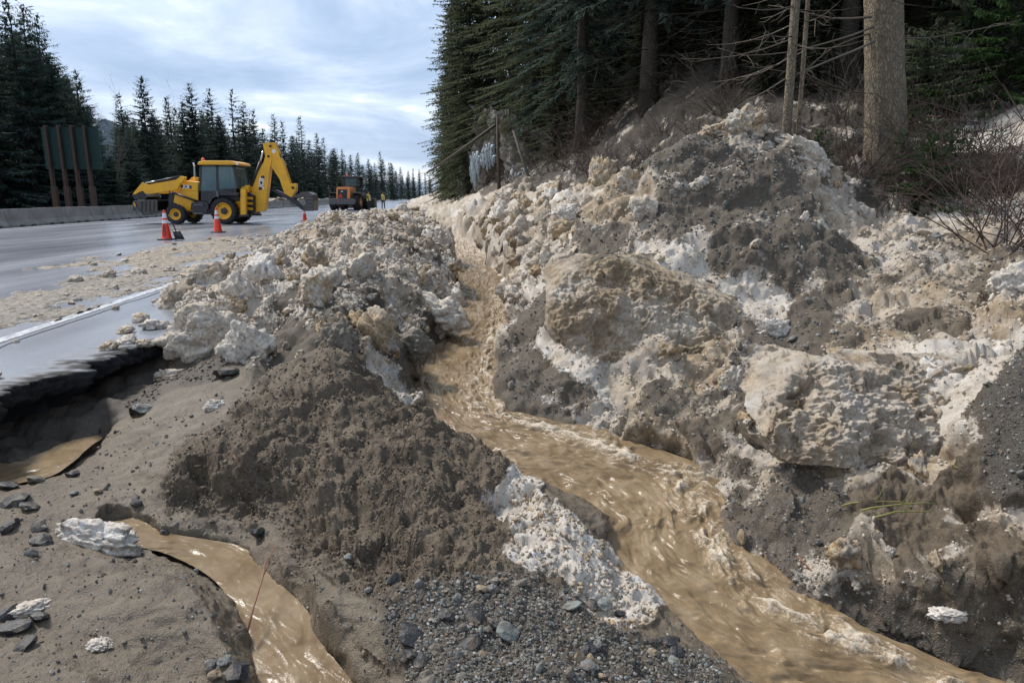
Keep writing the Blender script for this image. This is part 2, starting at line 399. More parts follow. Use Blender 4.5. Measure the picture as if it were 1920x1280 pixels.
sv('D', 'm', (900, 1100, 2.85), (1000, 1150, 2.75), (850, 1200, 2.5), (1000, 1230, 2.4), (1150, 1200, 2.65), (1250, 1230, 2.63), (800, 1270, 2.25), (1100, 1275, 2.35), (1300, 1260, 2.58), (760, 1170, 2.62), (900, 1340, 2.0), (1200, 1340, 2.25), (1060, 1110, 2.95), (830, 1120, 2.75), (1400, 1320, 2.5))
sv('W', 'm', (980, 900, 4.1), (1000, 950, 3.75), (955, 950, 3.85), (1060, 990, 3.55), (1090, 1060, 3.25), (1150, 1090, 3.18), (1010, 1000, 3.5), (1180, 1110, 3.1))
sv('F', 'm', (1085, 935, 3.98), (1135, 950, 3.9), (1030, 905, 4.2))
sv('W', 'm', (720, 690, 6.0), (750, 720, 5.9))
sv('F', 'm', (1260, 1170, 2.85), (1370, 1250, 2.62))
# berm between road and stream
sv('S', 'b', (420, 640, 6.3), (400, 590, 7.0), (480, 560, 7.4), (560, 500, 8.5), (385, 530, 9.2), (440, 520, 10.2), (500, 475, 15.0), (600, 440, 11), (640, 402, 12.5), (580, 425, 13.5), (555, 445, 16),
   (700, 430, 10.5), (620, 480, 9.2), (700, 480, 9.2), (760, 500, 9), (800, 450, 12), (815, 510, 9.9), (845, 560, 9.3), (700, 545, 7.9), (760, 590, 7.7), (520, 530, 8.0), (660, 510, 8.4), (480, 620, 6.7), (600, 395, 14.5))
sv('S', 'b', (720, 402, 15), (770, 386, 22), (820, 405, 20), (800, 420, 16), (700, 395, 18), (740, 392, 24))
sv('G', 'b', (560, 570, 6.95), (650, 580, 6.5), (720, 650, 6.4), (680, 610, 6.4), (530, 620, 6.4), (510, 680, 5.9), (760, 680, 6.3), (560, 650, 5.95))
sv('K', 'b', (600, 540, 7.4), (620, 520, 8.0), (800, 610, 7.8), (795, 650, 7.0), (760, 650, 6.6), (640, 550, 7.0), (855, 610, 8.3), (690, 560, 7.4), (610, 575, 6.8))
# right bank beyond the stream
sv('S', 'k', (880, 372, 26), (950, 366, 20), (1000, 380, 16), (1050, 388, 13), (950, 430, 14), (900, 435, 18), (1000, 460, 11.3), (945, 505, 11.2), (935, 560, 9.8), (1010, 520, 9.3), (1075, 425, 10), (960, 600, 8.7), (1000, 420, 13), (875, 420, 21), (1060, 460, 9.6), (980, 540, 9.5))
sv('G', 'k', (1000, 600, 7.6), (980, 680, 6.9), (1060, 520, 8), (1120, 480, 8), (1150, 430, 8.2), (1020, 640, 7.1), (1010, 570, 8.0), (1090, 450, 8.6))
sv('I', 'k', (1130, 335, 8.8), (1180, 340, 8.7), (1140, 390, 8.5))
sv('G', 'k', (1215, 300, 8.8), (1300, 260, 8.8), (1400, 240, 8.9), (1300, 350, 8.3), (1400, 400, 7.8), (1500, 390, 7.8), (1250, 420, 7.8), (1250, 300, 8.6), (1400, 310, 8.4), (1480, 440, 7.4), (1560, 470, 7.3), (1450, 350, 8.1), (1380, 460, 7.25), (1480, 500, 6.95))
sv('S', 'k', (1500, 285, 8.9), (1560, 315, 8.9), (1450, 240, 9.0), (1600, 420, 7.9), (1560, 390, 8.1))
sv('W', 'k', (1210, 480, 7.35), (1290, 510, 7.1), (1380, 545, 6.85), (1460, 568, 6.7))
sv('I', 'k', (1060, 560, 6.85), (1200, 550, 6.62), (1100, 650, 6.15), (1250, 640, 6.05), (1150, 690, 6.02), (1350, 620, 6.25), (1330, 680, 5.9), (1050, 620, 6.5), (1300, 570, 6.6))
sv('G', 'k', (1420, 610, 6.25), (1400, 700, 5.75), (1500, 640, 5.95), (1500, 590, 6.45), (1330, 560, 6.75))
sv('G', 'k', (1000, 740, 6.0), (1100, 755, 5.65), (1250, 740, 5.5), (1050, 775, 5.6), (1400, 760, 5.2), (1330, 740, 5.45), (1480, 740, 5.15), (975, 770, 5.8), (960, 700, 6.55))
sv('S', 'k', (1200, 790, 5.1), (1300, 800, 4.9), (1120, 785, 5.35), (1370, 810, 4.75), (1250, 830, 4.85), (1340, 860, 4.6))
sv('S', 'k', (1600, 600, 6.05), (1600, 655, 5.5), (1700, 600, 5.9), (1700, 500, 6.9), (1750, 430, 7.7), (1800, 560, 6.1), (1900, 500, 6.4), (1900, 600, 5.3), (1850, 400, 8.2), (1700, 400, 8.6), (1650, 540, 6.5), (1800, 630, 5.3), (2000, 560, 5.6), (2050, 420, 7.5))
sv('W', 'k', (1500, 690, 5.1), (1560, 680, 4.9), (1700, 690, 4.62), (1820, 705, 4.32), (1620, 770, 4.45), (1750, 770, 4.25), (1450, 800, 4.7), (1410, 845, 4.58), (1480, 770, 4.85))
sv('I', 'k', (1600, 860, 4.12), (1750, 850, 3.95), (1680, 810, 4.2), (1520, 830, 4.42))
sv('G', 'k', (1500, 905, 4.2), (1390, 900, 4.42), (1450, 950, 4.0), (1480, 1040, 3.58), (1580, 1110, 3.2), (1560, 960, 3.9), (1520, 1000, 3.72))
sv('B', 'k', (1885, 740, 3.85), (1900, 850, 3.5), (1930, 680, 4.1), (1870, 900, 3.55), (2000, 800, 3.5), (2000, 900, 3.2))
sv('M', 'k', (1610, 965, 3.78), (1750, 1000, 3.42), (1700, 930, 3.75), (1860, 1010, 3.2), (1790, 890, 3.75), (1900, 1075, 2.92), (1680, 1020, 3.45))
sv('S', 'k', (1840, 940, 3.42), (1900, 970, 3.25), (1640, 1070, 3.3), (1750, 1095, 3.08), (1880, 1140, 2.8), (1980, 1000, 3.0), (1820, 1110, 2.98))
sv('G', 'k', (1700, 1160, 2.95), (1800, 1200, 2.75), (1900, 1250, 2.55), (1650, 1140, 3.05), (2050, 1200, 2.5), (1950, 1320, 2.3))
# forest hillside
sv('L', 'h', (1655, 300, 12), (1580, 345, 10.5), (1750, 335, 10.5), (1850, 300, 11), (1900, 350, 9.6), (1650, 380, 9.4), (1750, 220, 15), (1450, 252, 14), (1250, 292, 18), (1100, 335, 20), (1000, 345, 25), (2050, 260, 11), (1540, 300, 12))
sv('N', 'h', (1850, 220, 14), (1900, 260, 12.3), (1800, 380, 9.2), (1930, 130, 18), (1880, 400, 8.6))
svw('L', 'h', (2.2, 11.5, .6), (4.2, 11.2, 1.0), (3.4, 10.3, 1.4), (0.6, 13.5, .9))
for Y in (34, 41, 50, 60, 74, 92, 118, 172):            # far ahead: road bed, berm, ditch, foot of the rock face
    svw('P', 'm', (-12-KR*Y, Y, -.32), (-8-KR*Y, Y, -.32), (-5.4-KR*Y, Y, -.28))
    svw('S', 'b', (-3.9-KR*Y, Y, .55), (-2.6-KR*Y, Y, .80), (-1.2-KR*Y, Y, .55)); svw('S', 'k', (.2-KR*Y, Y, .75), (1.5-KR*Y, Y, 1.0))
    svw('C', 'h', (2.6-KR*Y, Y, 1.4), (4.6-KR*Y, Y, 4.2 if Y > 36 else 3.2))
for Y in (22, 34, 48, 70, 110, 170):
    svw('L', 'h', *[(u-KR*Y, Y, z) for u, z in ((9, 6.5), (16, 11.5), (28, 20), (60, 44))])
svw('L', 'h', (13, 12, 5.0), (20, 13, 9.0), (12, 8, 2.6), (14, 17, 7.0), (24, 18, 13), (9, 5, 1.1), (35, 20, 20), (7.5, 3.5, .5), (10, 22, 6.2))
# bed of the road under the asphalt, hidden below it
for u, Y in ((-3.5, 4.2), (-3.4, 5.2), (-3.6, 6.2), (-4.2, 7.6), (-5.0, 9.5), (-5.6, 12), (-6.6, 17), (-7.4, 23), (-7.2, 28),
             (-12, 5), (-12, 9), (-12, 17), (-12, 26), (-5.2, 3.2), (-4.6, 4.5), (-5.4, 6.5)):
    svw('P', 'm', (u-KR*Y, Y, -.32))
svw('F', 'm', (-1.2, 1.0, -.35), (0, 1.0, -.30), (1.2, 1.0, -.4), (-3, 1.5, -.35), (0, .5, -.3))
svw('G', 'k', (3, 1.5, -.55), (4, 2.2, -.2))
for S in (SEC_S, SEC_R, SEC_P):
    for i in range(0, len(S), 14 if S is SEC_S else 12):
        for k in (0, 1):
            p = S[i, k]; z = 'm' if (S is not SEC_S or k == 0) else 'k'
            if S is SEC_S and k == 0 and p[1] > 6.0: z = 'b'
            SV.append((Vector((p[0], p[1], p[2]+.015)), None, z))

_r = random.Random(3)
for i, (p, c, z) in enumerate(SV):      # much of the bank and berm is snow and grit mixed
    if c == 'S' and z == 'k' and p.x > .8 and _r.random() < .85: SV[i] = (p, 'X', z)
    elif c == 'S' and z == 'b' and _r.random() < .34: SV[i] = (p, 'X', z)
def warp(X, Y, Z=None):
    return X/(Y+1.0), np.log(Y+1.0)*.8
SP = np.array([list(s[0]) for s in SV])
for i, s in enumerate(SV):
    if s[1] == 'M' and s[2] == 'm' and SP[i, 1] > 3.9: SP[i, 2] += .05
    if s[2] == 'b' and s[1] and SP[i, 1] > 9: SP[i, 2] -= .06 if SP[i, 1] < 18 else .12; SA, SB = warp(SP[:, 0], SP[:, 1])
EPS = .012
def phi(r2): return np.sqrt(r2+EPS*EPS)
D2 = (SA[:, None]-SA[None])**2+(SB[:, None]-SB[None])**2
n = len(SP); A = np.zeros((n+3, n+3)); A[:n, :n] = phi(D2)-np.eye(n)*.004
A[:n, n] = A[n, :n] = 1; A[:n, n+1] = A[n+1, :n] = SA; A[:n, n+2] = A[n+2, :n] = SB
RW = np.linalg.lstsq(A, np.r_[SP[:, 2], 0, 0, 0], rcond=None)[0]
def base_height(X, Y):
    a, b = warp(X, Y); a = a.astype(np.float32); b = b.astype(np.float32); out = np.empty(len(X), np.float32)
    sa, sb, w = SA.astype(np.float32), SB.astype(np.float32), RW[:n].astype(np.float32)
    for i in range(0, len(X), 20000):
        s = slice(i, i+20000)
        r2 = (a[s, None]-sa)**2+(b[s, None]-sb)**2
        out[s] = np.sqrt(r2+EPS*EPS) @ w+RW[n]+RW[n+1]*a[s]+RW[n+2]*b[s]
    return out
def carve(X, Y, Z):                     # beds of the running water
    for S, depth in ((SEC_S, .16), (SEC_R, .08), (SEC_P, .06)):
        cx = S[:, :, 0].mean(1); cy = S[:, :, 1].mean(1); zz = S[:, 0, 2]
        hw = np.hypot(S[:, 0, 0]-S[:, 1, 0], S[:, 0, 1]-S[:, 1, 1])/2
        m = np.where((Y < cy.max()+1.5) & (X > cx.min()-2) & (X < cx.max()+2))[0]
        for i in range(0, len(m), 20000):
            k = m[i:i+20000]
            d = np.hypot(X[k, None]-cx, Y[k, None]-cy)/hw; j = d.argmin(1); q = d[np.arange(len(k)), j]
            bed = zz[j]-depth*np.clip(1-q*q, 0, 1)
            f = 1-sstep(.86, 1.06, q)
            Z[k] = Z[k]*(1-f)+np.minimum(Z[k], bed)*f
    return Z
# fan-shaped sheet, finer where the ground is near or steep
AA = np.concatenate([np.linspace(-1.0, -.765, 40)[:-1], np.linspace(-.765, .775, 930), np.linspace(.775, 1.1, 90)[1:]]); NA = len(AA); NB, NY = 850, 560
YY = np.exp(np.linspace(math.log(1.0+.75), math.log(175.0), NY))-1.0
Ag, Yg = np.meshgrid(AA, YY, indexing='ij'); Xg = Ag*(Yg+1)
c3 = np.unique(np.r_[np.arange(0, NA, 3), NA-1]); Zc = base_height(Xg[c3].ravel(), Yg[c3].ravel()).reshape(len(c3), NY)
Zg = np.stack([np.interp(AA, AA[c3], Zc[:, j]) for j in range(NY)], 1)
Zg = carve(Xg.ravel(), Yg.ravel(), Zg.ravel()).reshape(NA, NY)
dY = np.diff(Yg, axis=1); dZ = np.diff(Zg, axis=1); Ym = (Yg[:, 1:]+1)
w = dY*(2.1/Ym+.13*(Ym < 30)+.02)/Ym*np.where(Ym < 6, 1.25, 1)+np.abs(dZ)/Ym*np.where(Xg[:, 1:]+KR*Yg[:, 1:] < 3.6, np.clip(2.2-Ym/25, .12, 1), np.clip(2.2-Ym/8, .08, 1))
cum = np.concatenate([np.zeros((NA, 1)), np.cumsum(w, 1)], 1); cum /= cum[:, -1:]
ker = np.hanning(41); ker /= ker.sum()
pad = np.pad(cum, ((20, 20), (0, 0)), 'edge'); cs = np.apply_along_axis(lambda v: np.convolve(v, ker, 'valid'), 0, pad)
tt = np.linspace(0, 1, NB); PX = np.empty((NA, NB)); PY = np.empty((NA, NB)); PZ = np.empty((NA, NB))
for i in range(NA):
    y = np.interp(tt, cs[i], YY); PY[i] = y; PX[i] = AA[i]*(y+1); PZ[i] = np.interp(y, YY, Zg[i])
P = np.stack([PX, PY, PZ], -1).astype(np.float32)
def grid_normals(P):
    du = np.gradient(P, axis=0); dv = np.gradient(P, axis=1); N = np.cross(du, dv)
    return N/np.maximum(np.linalg.norm(N, axis=-1, keepdims=True), 1e-9)
N = grid_normals(P)
if N[..., 2].mean() < 0: N = -N
# surface character from the nearest surveyed spots     snow tan  grit dark wet  lump  lscale clod  cscale
CLS = {'S': (1.0, .68, .10, .0, .15, .112, .26, .030, .060), 'X': (.47, .75, .55, .15, .2, .085, .26, .032, .06), 'B': (.0, .2, 1.0, 1.1, .35, .030, .20, .022, .03), 'K': (.12, .5, .8, .95, .3, .075, .24, .032, .045), 'W': (1.0, .30, .0, .0, .10, .050, .14, .028, .035), 'I': (.98, 1.0, .1, .0, .15, .055, .42, .022, .07),
       'G': (.20, .5, .85, .30, .25, .072, .24, .026, .045), 'M': (.0, .3, .10, .10, .15, .085, .20, .050, .045), 'F': (.0, .3, .38, .04, .75, .022, .40, .008, .03),
       'D': (.0, .2, 1.0, .55, .30, .030, .20, .018, .03), 'P': (.0, .3, .35, .85, .55, .05, .20, .020, .06), 'L': (.16, .5, .1, 1.0, .1, .16, .5, .05, .12),
       'N': (1.0, .10, .0, .0, .1, .06, .6, .02, .1), 'C': (.16, .35, .2, .75, .2, .12, .4, .05, .35)}
ci = [i for i, s in enumerate(SV) if s[1]]
CV = np.array([CLS[SV[i][1]] for i in ci], np.float32)
ZN = 'bkmh'; zi = np.array([ZN.index(s[2]) for s in SV])
Pf = P.reshape(-1, 3); sc = 1/(Pf[:, 1]+1)
W1 = np.stack([fbm(Pf*2.2, 3, 3), fbm(Pf*2.2, 31, 3), fbm(Pf*2.2, 61, 3)], -1)
Q = np.stack([Pf[:, 0]*sc, np.log(Pf[:, 1]+1)*.45, (Pf[:, 2]-CAM_H)*sc], -1)+W1*(.012+.016*sc[:, None])
SQ = np.stack([SP[:, 0]/(SP[:, 1]+1), np.log(SP[:, 1]+1)*.45, (SP[:, 2]-CAM_H)/(SP[:, 1]+1)], -1).astype(np.float32)
ri, rj = np.arange(0, NA, 2), np.arange(0, NB, 2)
Qc = Q.reshape(NA, NB, 3)[ri][:, rj].reshape(-1, 3); AT = np.empty((len(Qc), CV.shape[1]), np.float32); ZO = np.empty(len(Qc), np.int8)
for i in range(0, len(Qc), 20000):
    s = slice(i, i+20000)
    d = ((Qc[s, 0, None]-SQ[:, 0])**2+(Qc[s, 1, None]-SQ[:, 1])**2+(Qc[s, 2, None]-SQ[:, 2])**2).astype(np.float32)
    ZO[s] = zi[d.argmin(1)]
    dd = d[:, ci]+8e-5; wgt = 1/(dd*dd*np.sqrt(dd)); wgt /= wgt.sum(1, keepdims=True)
    AT[s] = wgt @ CV
def up2(Gc, m, axis):
    o = np.repeat(Gc, 2, axis); 
    if axis == 0: o = o[:m]; o[1:-1:2] = .5*(o[0:-2:2]+o[2::2]) if m % 2 else .5*(o[0:m-2:2]+o[2:m:2])[:len(o[1:-1:2])]
    else: o = o[:, :m]; o[:, 1:-1:2] = .5*(o[:, 0:-2:2]+o[:, 2::2]) if m % 2 else .5*(o[:, 0:m-2:2]+o[:, 2:m:2])[:, :o[:, 1:-1:2].shape[1]]
    return o
ATT = np.ascontiguousarray(up2(up2(AT.reshape(len(ri), len(rj), -1), NA, 0), NB, 1).reshape(NA*NB, -1))
ZONE = np.repeat(np.repeat(ZO.reshape(len(ri), len(rj)), 2, 0), 2, 1)[:NA, :NB].ravel()
# relief: tilted blocks and clods of several sizes over rolling swells
Nf = N.reshape(-1, 3)
lump, clod = ATT[:, 5], ATT[:, 7]
row = np.linalg.norm(np.gradient(P, axis=1), axis=-1).ravel(); fade = lambda sc_: sstep(sc_*.75, sc_*.25, row)      # no relief finer than the sheet can carry
H = np.zeros(len(Pf), np.float32); VAR = np.zeros(len(Pf), np.float32)
Pw = Pf+W1*.07
yy = Pf[:, 1]
def heap(sel, scale, s, lo=.05, hi=.62):
    out = np.zeros(len(Pf), np.float32); var = np.zeros(len(Pf), np.float32); k = np.where(sel)[0]
    out[k], var[k] = domes(Pw[k]/scale, s, lo, hi)
    return out, var
def blocks(sel, scale, s, crack=.5, rnd=.35):
    out = np.zeros(len(Pf), np.float32); var = np.zeros(len(Pf), np.float32); k = np.where(sel)[0]
    h, gap, r = worley(Pw[k]/scale, s, True)
    out[k] = h-crack*(1-sstep(0, rnd, gap)); var[k] = r
    return out, var
snow_m = sstep(.35, .75, ATT[:, 0])
cl = (ATT[:, 6] > .7)
mask2 = sstep(-.35, .25, fbm(Pf*1.6, 87, 3))
h1, v1 = heap((lump > .035) & (yy > 3.0) & (yy < 70), .62, 11, .0, .5); h2, v2 = heap((lump > .03) & (yy < 45), .23, 12)
h3, v3 = heap((clod > .012) & (yy < 16), .085, 13); h4, v4 = heap((clod > .012) & (yy < 7), .034, 14)
k1, u1 = blocks((lump > .035) & (yy > 3.0) & (yy < 70), .5, 15, .2, .5)
dm = 1-.2*(1-snow_m)*(ATT[:, 2] < .35)
H += lump*dm*(2.5*(h1-.44)*(.3+.7*snow_m)*fade(.62)+.45*k1*fade(.5)+1.25*(h2-.38)*(.35+.65*mask2)*fade(.23))
mk3 = sstep(-.25, .35, fbm(Pf*3.1, 89, 3))
H += clod*(1.1*(h3-.36)*(.25+.75*mask2)*fade(.085)+.75*(h4-.36)*(.2+.8*mk3)*fade(.034))
H += lump*1.25*fbm(Pf*1.15, 5, 3, .5)+lump*.5*fbm(Pf*6, 6, 3, .55)*fade(.16)
rg = 1-np.abs(vnoise(Pf*1.7+W1*.4, 43))*2; H += lump*.55*rg*fade(.3)
H += clod*.55*fbm(Pf*24, 41, 3, .6)*fade(.04)
H[cl] += (lump*1.3*fbm(Pf/1.7, 77, 5, .6))[cl]
pitn = fbm(Pf*3.2, 91, 4); H -= snow_m*sstep(.15, .7, pitn)*.13*np.clip(lump/.08, 0, 1)     # melt hollows
VAR = v1*.7+v2*.5+v3*.3
fl = (lump < .03)
ATT[:, 0] += np.where(fl, 0, VAR*.6+.42*fbm(Pf*1.9, 95, 5, .62)*(.45+.55*(ATT[:, 0] < .95)))*np.where(ATT[:, 0] > .06, 1, 0)
ATT[:, 1] = np.clip(ATT[:, 1]*(1+VAR*1.3+.9*fbm(Pf*1.1, 97, 3)), 0, 1.3)
# runnels on the smooth mud
smooth_m = sstep(.035, .02, lump)
H += smooth_m*(.050*fbm(Pf*np.array([1.3, 2.6, 4], np.float32), 23, 5, .55)-.03*np.clip(vnoise(Pf*np.array([1.1, 2.2, 2], np.float32)+W1*.5, 24), 0, 1))
NN = Nf*.8+np.array([0, 0, .35], np.float32); NN /= np.linalg.norm(NN, axis=1, keepdims=True)
SIDE = np.stack([fbm(Pf*5.5, 201, 3), fbm(Pf*5.5, 221, 3), np.zeros(len(Pf), np.float32)], -1)
PF = Pf+NN*H[:, None]+SIDE*(lump*.30)[:, None]
# stay out of the running water and clear of the pavement
def nearest_sec(S, X, Y):
    cx = S[:, :, 0].mean(1).astype(np.float32); cy = S[:, :, 1].mean(1).astype(np.float32); zz = S[:, 0, 2]
    hw = (np.hypot(S[:, 0, 0]-S[:, 1, 0], S[:, 0, 1]-S[:, 1, 1])/2).astype(np.float32)
    q = np.full(len(X), 9.0, np.float32); z = np.zeros(len(X), np.float32)
    m = np.where((Y < cy.max()+1) & (X > cx.min()-1.5) & (X < cx.max()+1.5))[0]
    for i in range(0, len(m), 20000):
        k = m[i:i+20000]; d = np.hypot(X[k, None]-cx, Y[k, None]-cy)/hw; j = d.argmin(1)
        q[k] = d[np.arange(len(k)), j]; z[k] = zz[j]
    return q, z
WETEDGE = np.zeros(len(PF), np.float32)
for S in (SEC_S, SEC_R, SEC_P):
    q, z = nearest_sec(S, PF[:, 0], PF[:, 1])
    f = 1-sstep(.72, .98, q); PF[:, 2] = np.where(f > 0, np.minimum(PF[:, 2], PF[:, 2]*(1-f)+(z-.05)*f), PF[:, 2])
    WETEDGE = np.maximum(WETEDGE, (1-sstep(.9, 1.35, q))*(1-sstep(.0, .16, PF[:, 2]-z)))
ATT[:, 4] = np.clip(ATT[:, 4]+WETEDGE*.5, 0, 1)
UU = PF[:, 0]+KR*PF[:, 1]
T_P = PF; T_ZONE = ZONE; T_ATT = ATT
# split the sheet into its pieces
idx = np.arange(NA*NB).reshape(NA, NB)
quads = np.stack([idx[:-1, :-1], idx[1:, :-1], idx[1:, 1:], idx[:-1, 1:]], -1).reshape(-1, 4)
uc = UU[quads[:, 0]]; zc = PF[quads[:, 0], 2]
quads = quads[~((uc < -8.3) | ((uc < -4.5) & (zc < -.2)))]
qz = ZONE[quads[:, 0]]
GROUND = {}
for zi_, (name, lab) in enumerate((('snow_berm', 'long berm of dirty lumpy snow between the road and the muddy stream'),
                              ('snow_bank', 'tall bank of gritty stained snow and ice along the right side of the stream'),
                              ('muddy_ground', 'brown mud, dirt mound and gravel washed out beside the road edge'),
                              ('hillside', 'dark forest floor and rock face rising behind the snow bank'))):
    q = quads[qz == zi_]; used, inv = np.unique(q, return_inverse=True)
    me = fast_mesh(name, PF[used], inv.reshape(-1, 4))
    for j, an in enumerate(('snow', 'tan', 'grit', 'dark', 'wet')): attr(me, an, ATT[used, j])
    attr(me, 'silt', (smooth_m*(1-sstep(.1, .5, ATT[:, 3])))[used])
    GROUND['bkmh'[zi_]] = tag(link(name, me, None, M_EARTH), lab, None, None, 'structure')

# ------------------------------------------------------------------ running water
def water_material():
    t = NT('muddy_water'); p = t.pos(); foam = t.attr('foam')
    n = t.noise(p, 5, 5, .6, .6); n2 = t.noise(p, 26, 5, .62, 1.2); n3 = t.noise(p, 85, 3, .6, .5)
    c = t.ramp(n, [(.3, (.145, .098, .053)), (.52, (.215, .153, .088)), (.75, (.29, .222, .143))])
    tx = t.math('ADD', t.math('MULTIPLY', n2, .65), t.math('MULTIPLY', n3, .35))
    ff = t.math('ADD', foam, t.math('MULTIPLY', t.math('SUBTRACT', tx, .5), 2.2))
    c = t.mix(t.ramp(ff, [(.54, 0.0), (.95, .88)]), c, (.58, .50, .395))
    r = t.math('ADD', .24, t.math('MULTIPLY', t.ramp(ff, [(.5, 0.0), (.9, 1.0)]), .5))
    return t.out(c, r, t.bump(t.math('MULTIPLY', tx, t.math('ADD', .15, t.math('MULTIPLY', foam, 1.2))), .35, .022), .15)
M_WATER = water_material()
def water(name, S, na, nb, amp, over, label, churn):
    k = len(S); out = np.empty((na, nb, 3)); ti = np.linspace(0, k-1, na); tb = np.linspace(-over, 1+over, nb)
    for d in range(3):
        L = np.interp(ti, np.arange(k), S[:, 0, d]); Rr = np.interp(ti, np.arange(k), S[:, 1, d])
        out[..., d] = L[:, None]*(1-tb)+Rr[:, None]*tb
    c = out[:, nb//2]; s = np.concatenate([[0], np.cumsum(np.linalg.norm(np.diff(c, axis=0), axis=1))])
    wid = np.linalg.norm(S[:, 0]-S[:, 1], axis=1); wd = np.interp(ti, np.arange(k), wid)
    s0 = np.repeat(s[:, None], nb, 1); tw = (tb[None]-.5)*wd[:, None]
    U = np.stack([s0.ravel()*2.6, tw.ravel()*5.0, np.zeros(na*nb)], -1)
    wv = np.stack([fbm(U*.8, 300, 3), fbm(U*.8, 320, 3), np.zeros(na*nb)], -1)
    a = fbm(U+wv*.7, 310, 4); b = 1-np.abs(vnoise(U*2.1+wv*1.3, 330))*2.2; c2 = fbm(np.stack([s0.ravel()*8, tw.ravel()*11, np.zeros(na*nb)], -1)+wv*1.5, 340, 3)
    ch = churn(s0/s[-1], np.repeat(tb[None], na, 0)).ravel()
    h = a*amp*.75+np.clip(b, -.5, 1)*amp*.22*(.3+ch)+c2*amp*.6*(.25+ch)
    out = out.reshape(-1, 3); out[:, 2] += h-amp*.3
    foam = np.clip(.04+.16*np.clip(b, 0, 1)*(.35+ch)+.30*c2*(.3+ch)+.38*ch+.35*a, 0, 1)
    ii = np.arange(na*nb).reshape(na, nb); q = np.stack([ii[:-1, :-1], ii[1:, :-1], ii[1:, 1:], ii[:-1, 1:]], -1).reshape(-1, 4)
    me = fast_mesh(name, out, q); attr(me, 'foam', foam)
    return tag(link(name, me, None, M_WATER), label, None, None, 'structure')
water('stream', SEC_S, 900, 130, .045, .14, 'fast brown muddy stream running between the snow banks', lambda s, t: np.clip(.25+.9*np.exp(-((t-.82)/.2)**2)*sstep(.45, .75, s)+.95*(1-sstep(.38, .62, s)), 0, 1.2))
water('rivulet', SEC_R, 360, 60, .010, .10, 'narrow brown rivulet cutting through the mud in front', lambda s, t: .05+.2*sstep(.45, .6, s))
water('puddle', SEC_P, 160, 60, .010, .12, 'small brown puddle below the broken asphalt edge', lambda s, t: .2+0*s)

# ------------------------------------------------------------------ road
def road_material():
    t = NT('wet_asphalt'); p = t.pos(); cut = t.attr('cut')
    along = t.map(p, (.55, .05, 1.0), (0, 0, R(-6)))
    st = t.noise(along, 1.6, 5, .6); n = t.noise(p, 90, 4, .7); m = t.noise(p, 2.2, 5, .6)
    c = t.mix(t.ramp(st, [(.35, 0.0), (.65, 1.0)]), (.19, .205, .24), (.26, .275, .31))
    c = t.mix(t.ramp(n, [(.4, 0.0), (.7, .5)]), c, (.06, .062, .070))
    c = t.mix(t.ramp(m, [(.55, 0.0), (.75, .35)]), c, (.23, .22, .21))
    c = t.mix(cut, c, t.mix(n, (.006, .006, .007), (.028, .027, .027)))
    r = t.ramp(st, [(.3, .15), (.5, .22), (.7, .30)])
    r = t.math('ADD', r, t.math('MULTIPLY', cut, .55))
    return t.out(c, r, t.bump(t.math('ADD', n, t.math('MULTIPLY', cut, t.noise(p, 30, 4, .7))), .16, .010), t.math('SUBTRACT', 1.0, t.math('MULTIPLY', cut, .75)))
M_ROAD = road_material()
EDGE = [atz(x, y, 0) for x, y in ((-420, 905), (-150, 815), (0, 752), (55, 722), (110, 706), (165, 694), (212, 666), (270, 650), (345, 634))]
ey = np.array([p.y for p in EDGE]); eu = np.array([p.x+KR*p.y for p in EDGE])
ys = np.concatenate([np.array([-20, -5, 1.5, 2.4]), np.arange(2.6, 8, .012), np.arange(8, 20, .5), np.arange(20, 60, 2), np.arange(60, 900, 40)])
ue = np.interp(ys, ey, eu, left=eu[0], right=-2.3)
L3 = np.stack([ys*3.1, np.zeros_like(ys), np.zeros_like(ys)], -1)
jag = fbm(L3, 401, 4, .6)*.05
rs_ = random.Random(9); yc = 2.0
while yc < 8.5:                          # broken out piece by piece
    wd_ = rs_.uniform(.05, .32); k_ = (ys >= yc) & (ys < yc+wd_); jag[k_] += rs_.uniform(-.10, .05)+(ys[k_]-yc)*rs_.uniform(-.25, .25); yc += wd_
jag *= (ys > 2.5)*(ys < 8)
ue = ue+jag
prof = [(-19.9, 0, 0), (-8, 0, 0), (-1.2, 0, 0), (-.5, 0, 0), (-.34, 0, .10), (-.24, 0, .45), (-.16, 0, .8), (-.10, 0, 1), (-.05, -.003, 1), (-.015, -.006, 1), (.0, -.012, 1), (.006, -.03, 1), (.0, -.05, 1), (.012, -.07, 1), (-.002, -.09, 1), (.004, -.11, 1), (-.02, -.13, 1), (-.04, -.15, 1), (-.10, -.18, 1), (-.22, -.22, 1), (-.3, -.34, 1)]
rv = []; rc = []
for i, Y in enumerate(ys):
    for j, (du, dz, ct) in enumerate(prof):
        u = du if j < 2 else ue[i]+du
        rv.append((u-KR*Y, Y, dz)); rc.append(ct)
rv = np.array(rv, np.float32); rc = np.array(rc, np.float32)
jj = np.tile(np.arange(len(prof)), len(ys)); fine = (jj >= 4) & (rv[:, 1] > 2.5) & (rv[:, 1] < 8)
ntop = fbm(rv*9, 411, 4, .6); bh_, bg_, _ = worley(rv/np.array([.05, .05, .035], np.float32), 415, True); b2_, _, _ = worley(rv/.018, 416, True)
top_ = np.clip((jj-3)/6, 0, 1)
rv[:, 2] += np.where(fine, (ntop*.005+b2_*.005)*top_-.012*top_*sstep(.1, .6, ntop)*(jj < 10), 0)
rv[:, 0] += np.where(fine & (jj >= 9), fbm(rv*7, 421, 3, .6)*.03+bh_*.05+b2_*.018, 0)
rc = np.clip(rc+np.where((jj >= 4) & (jj < 10), ntop*.8, 0), 0, 1)
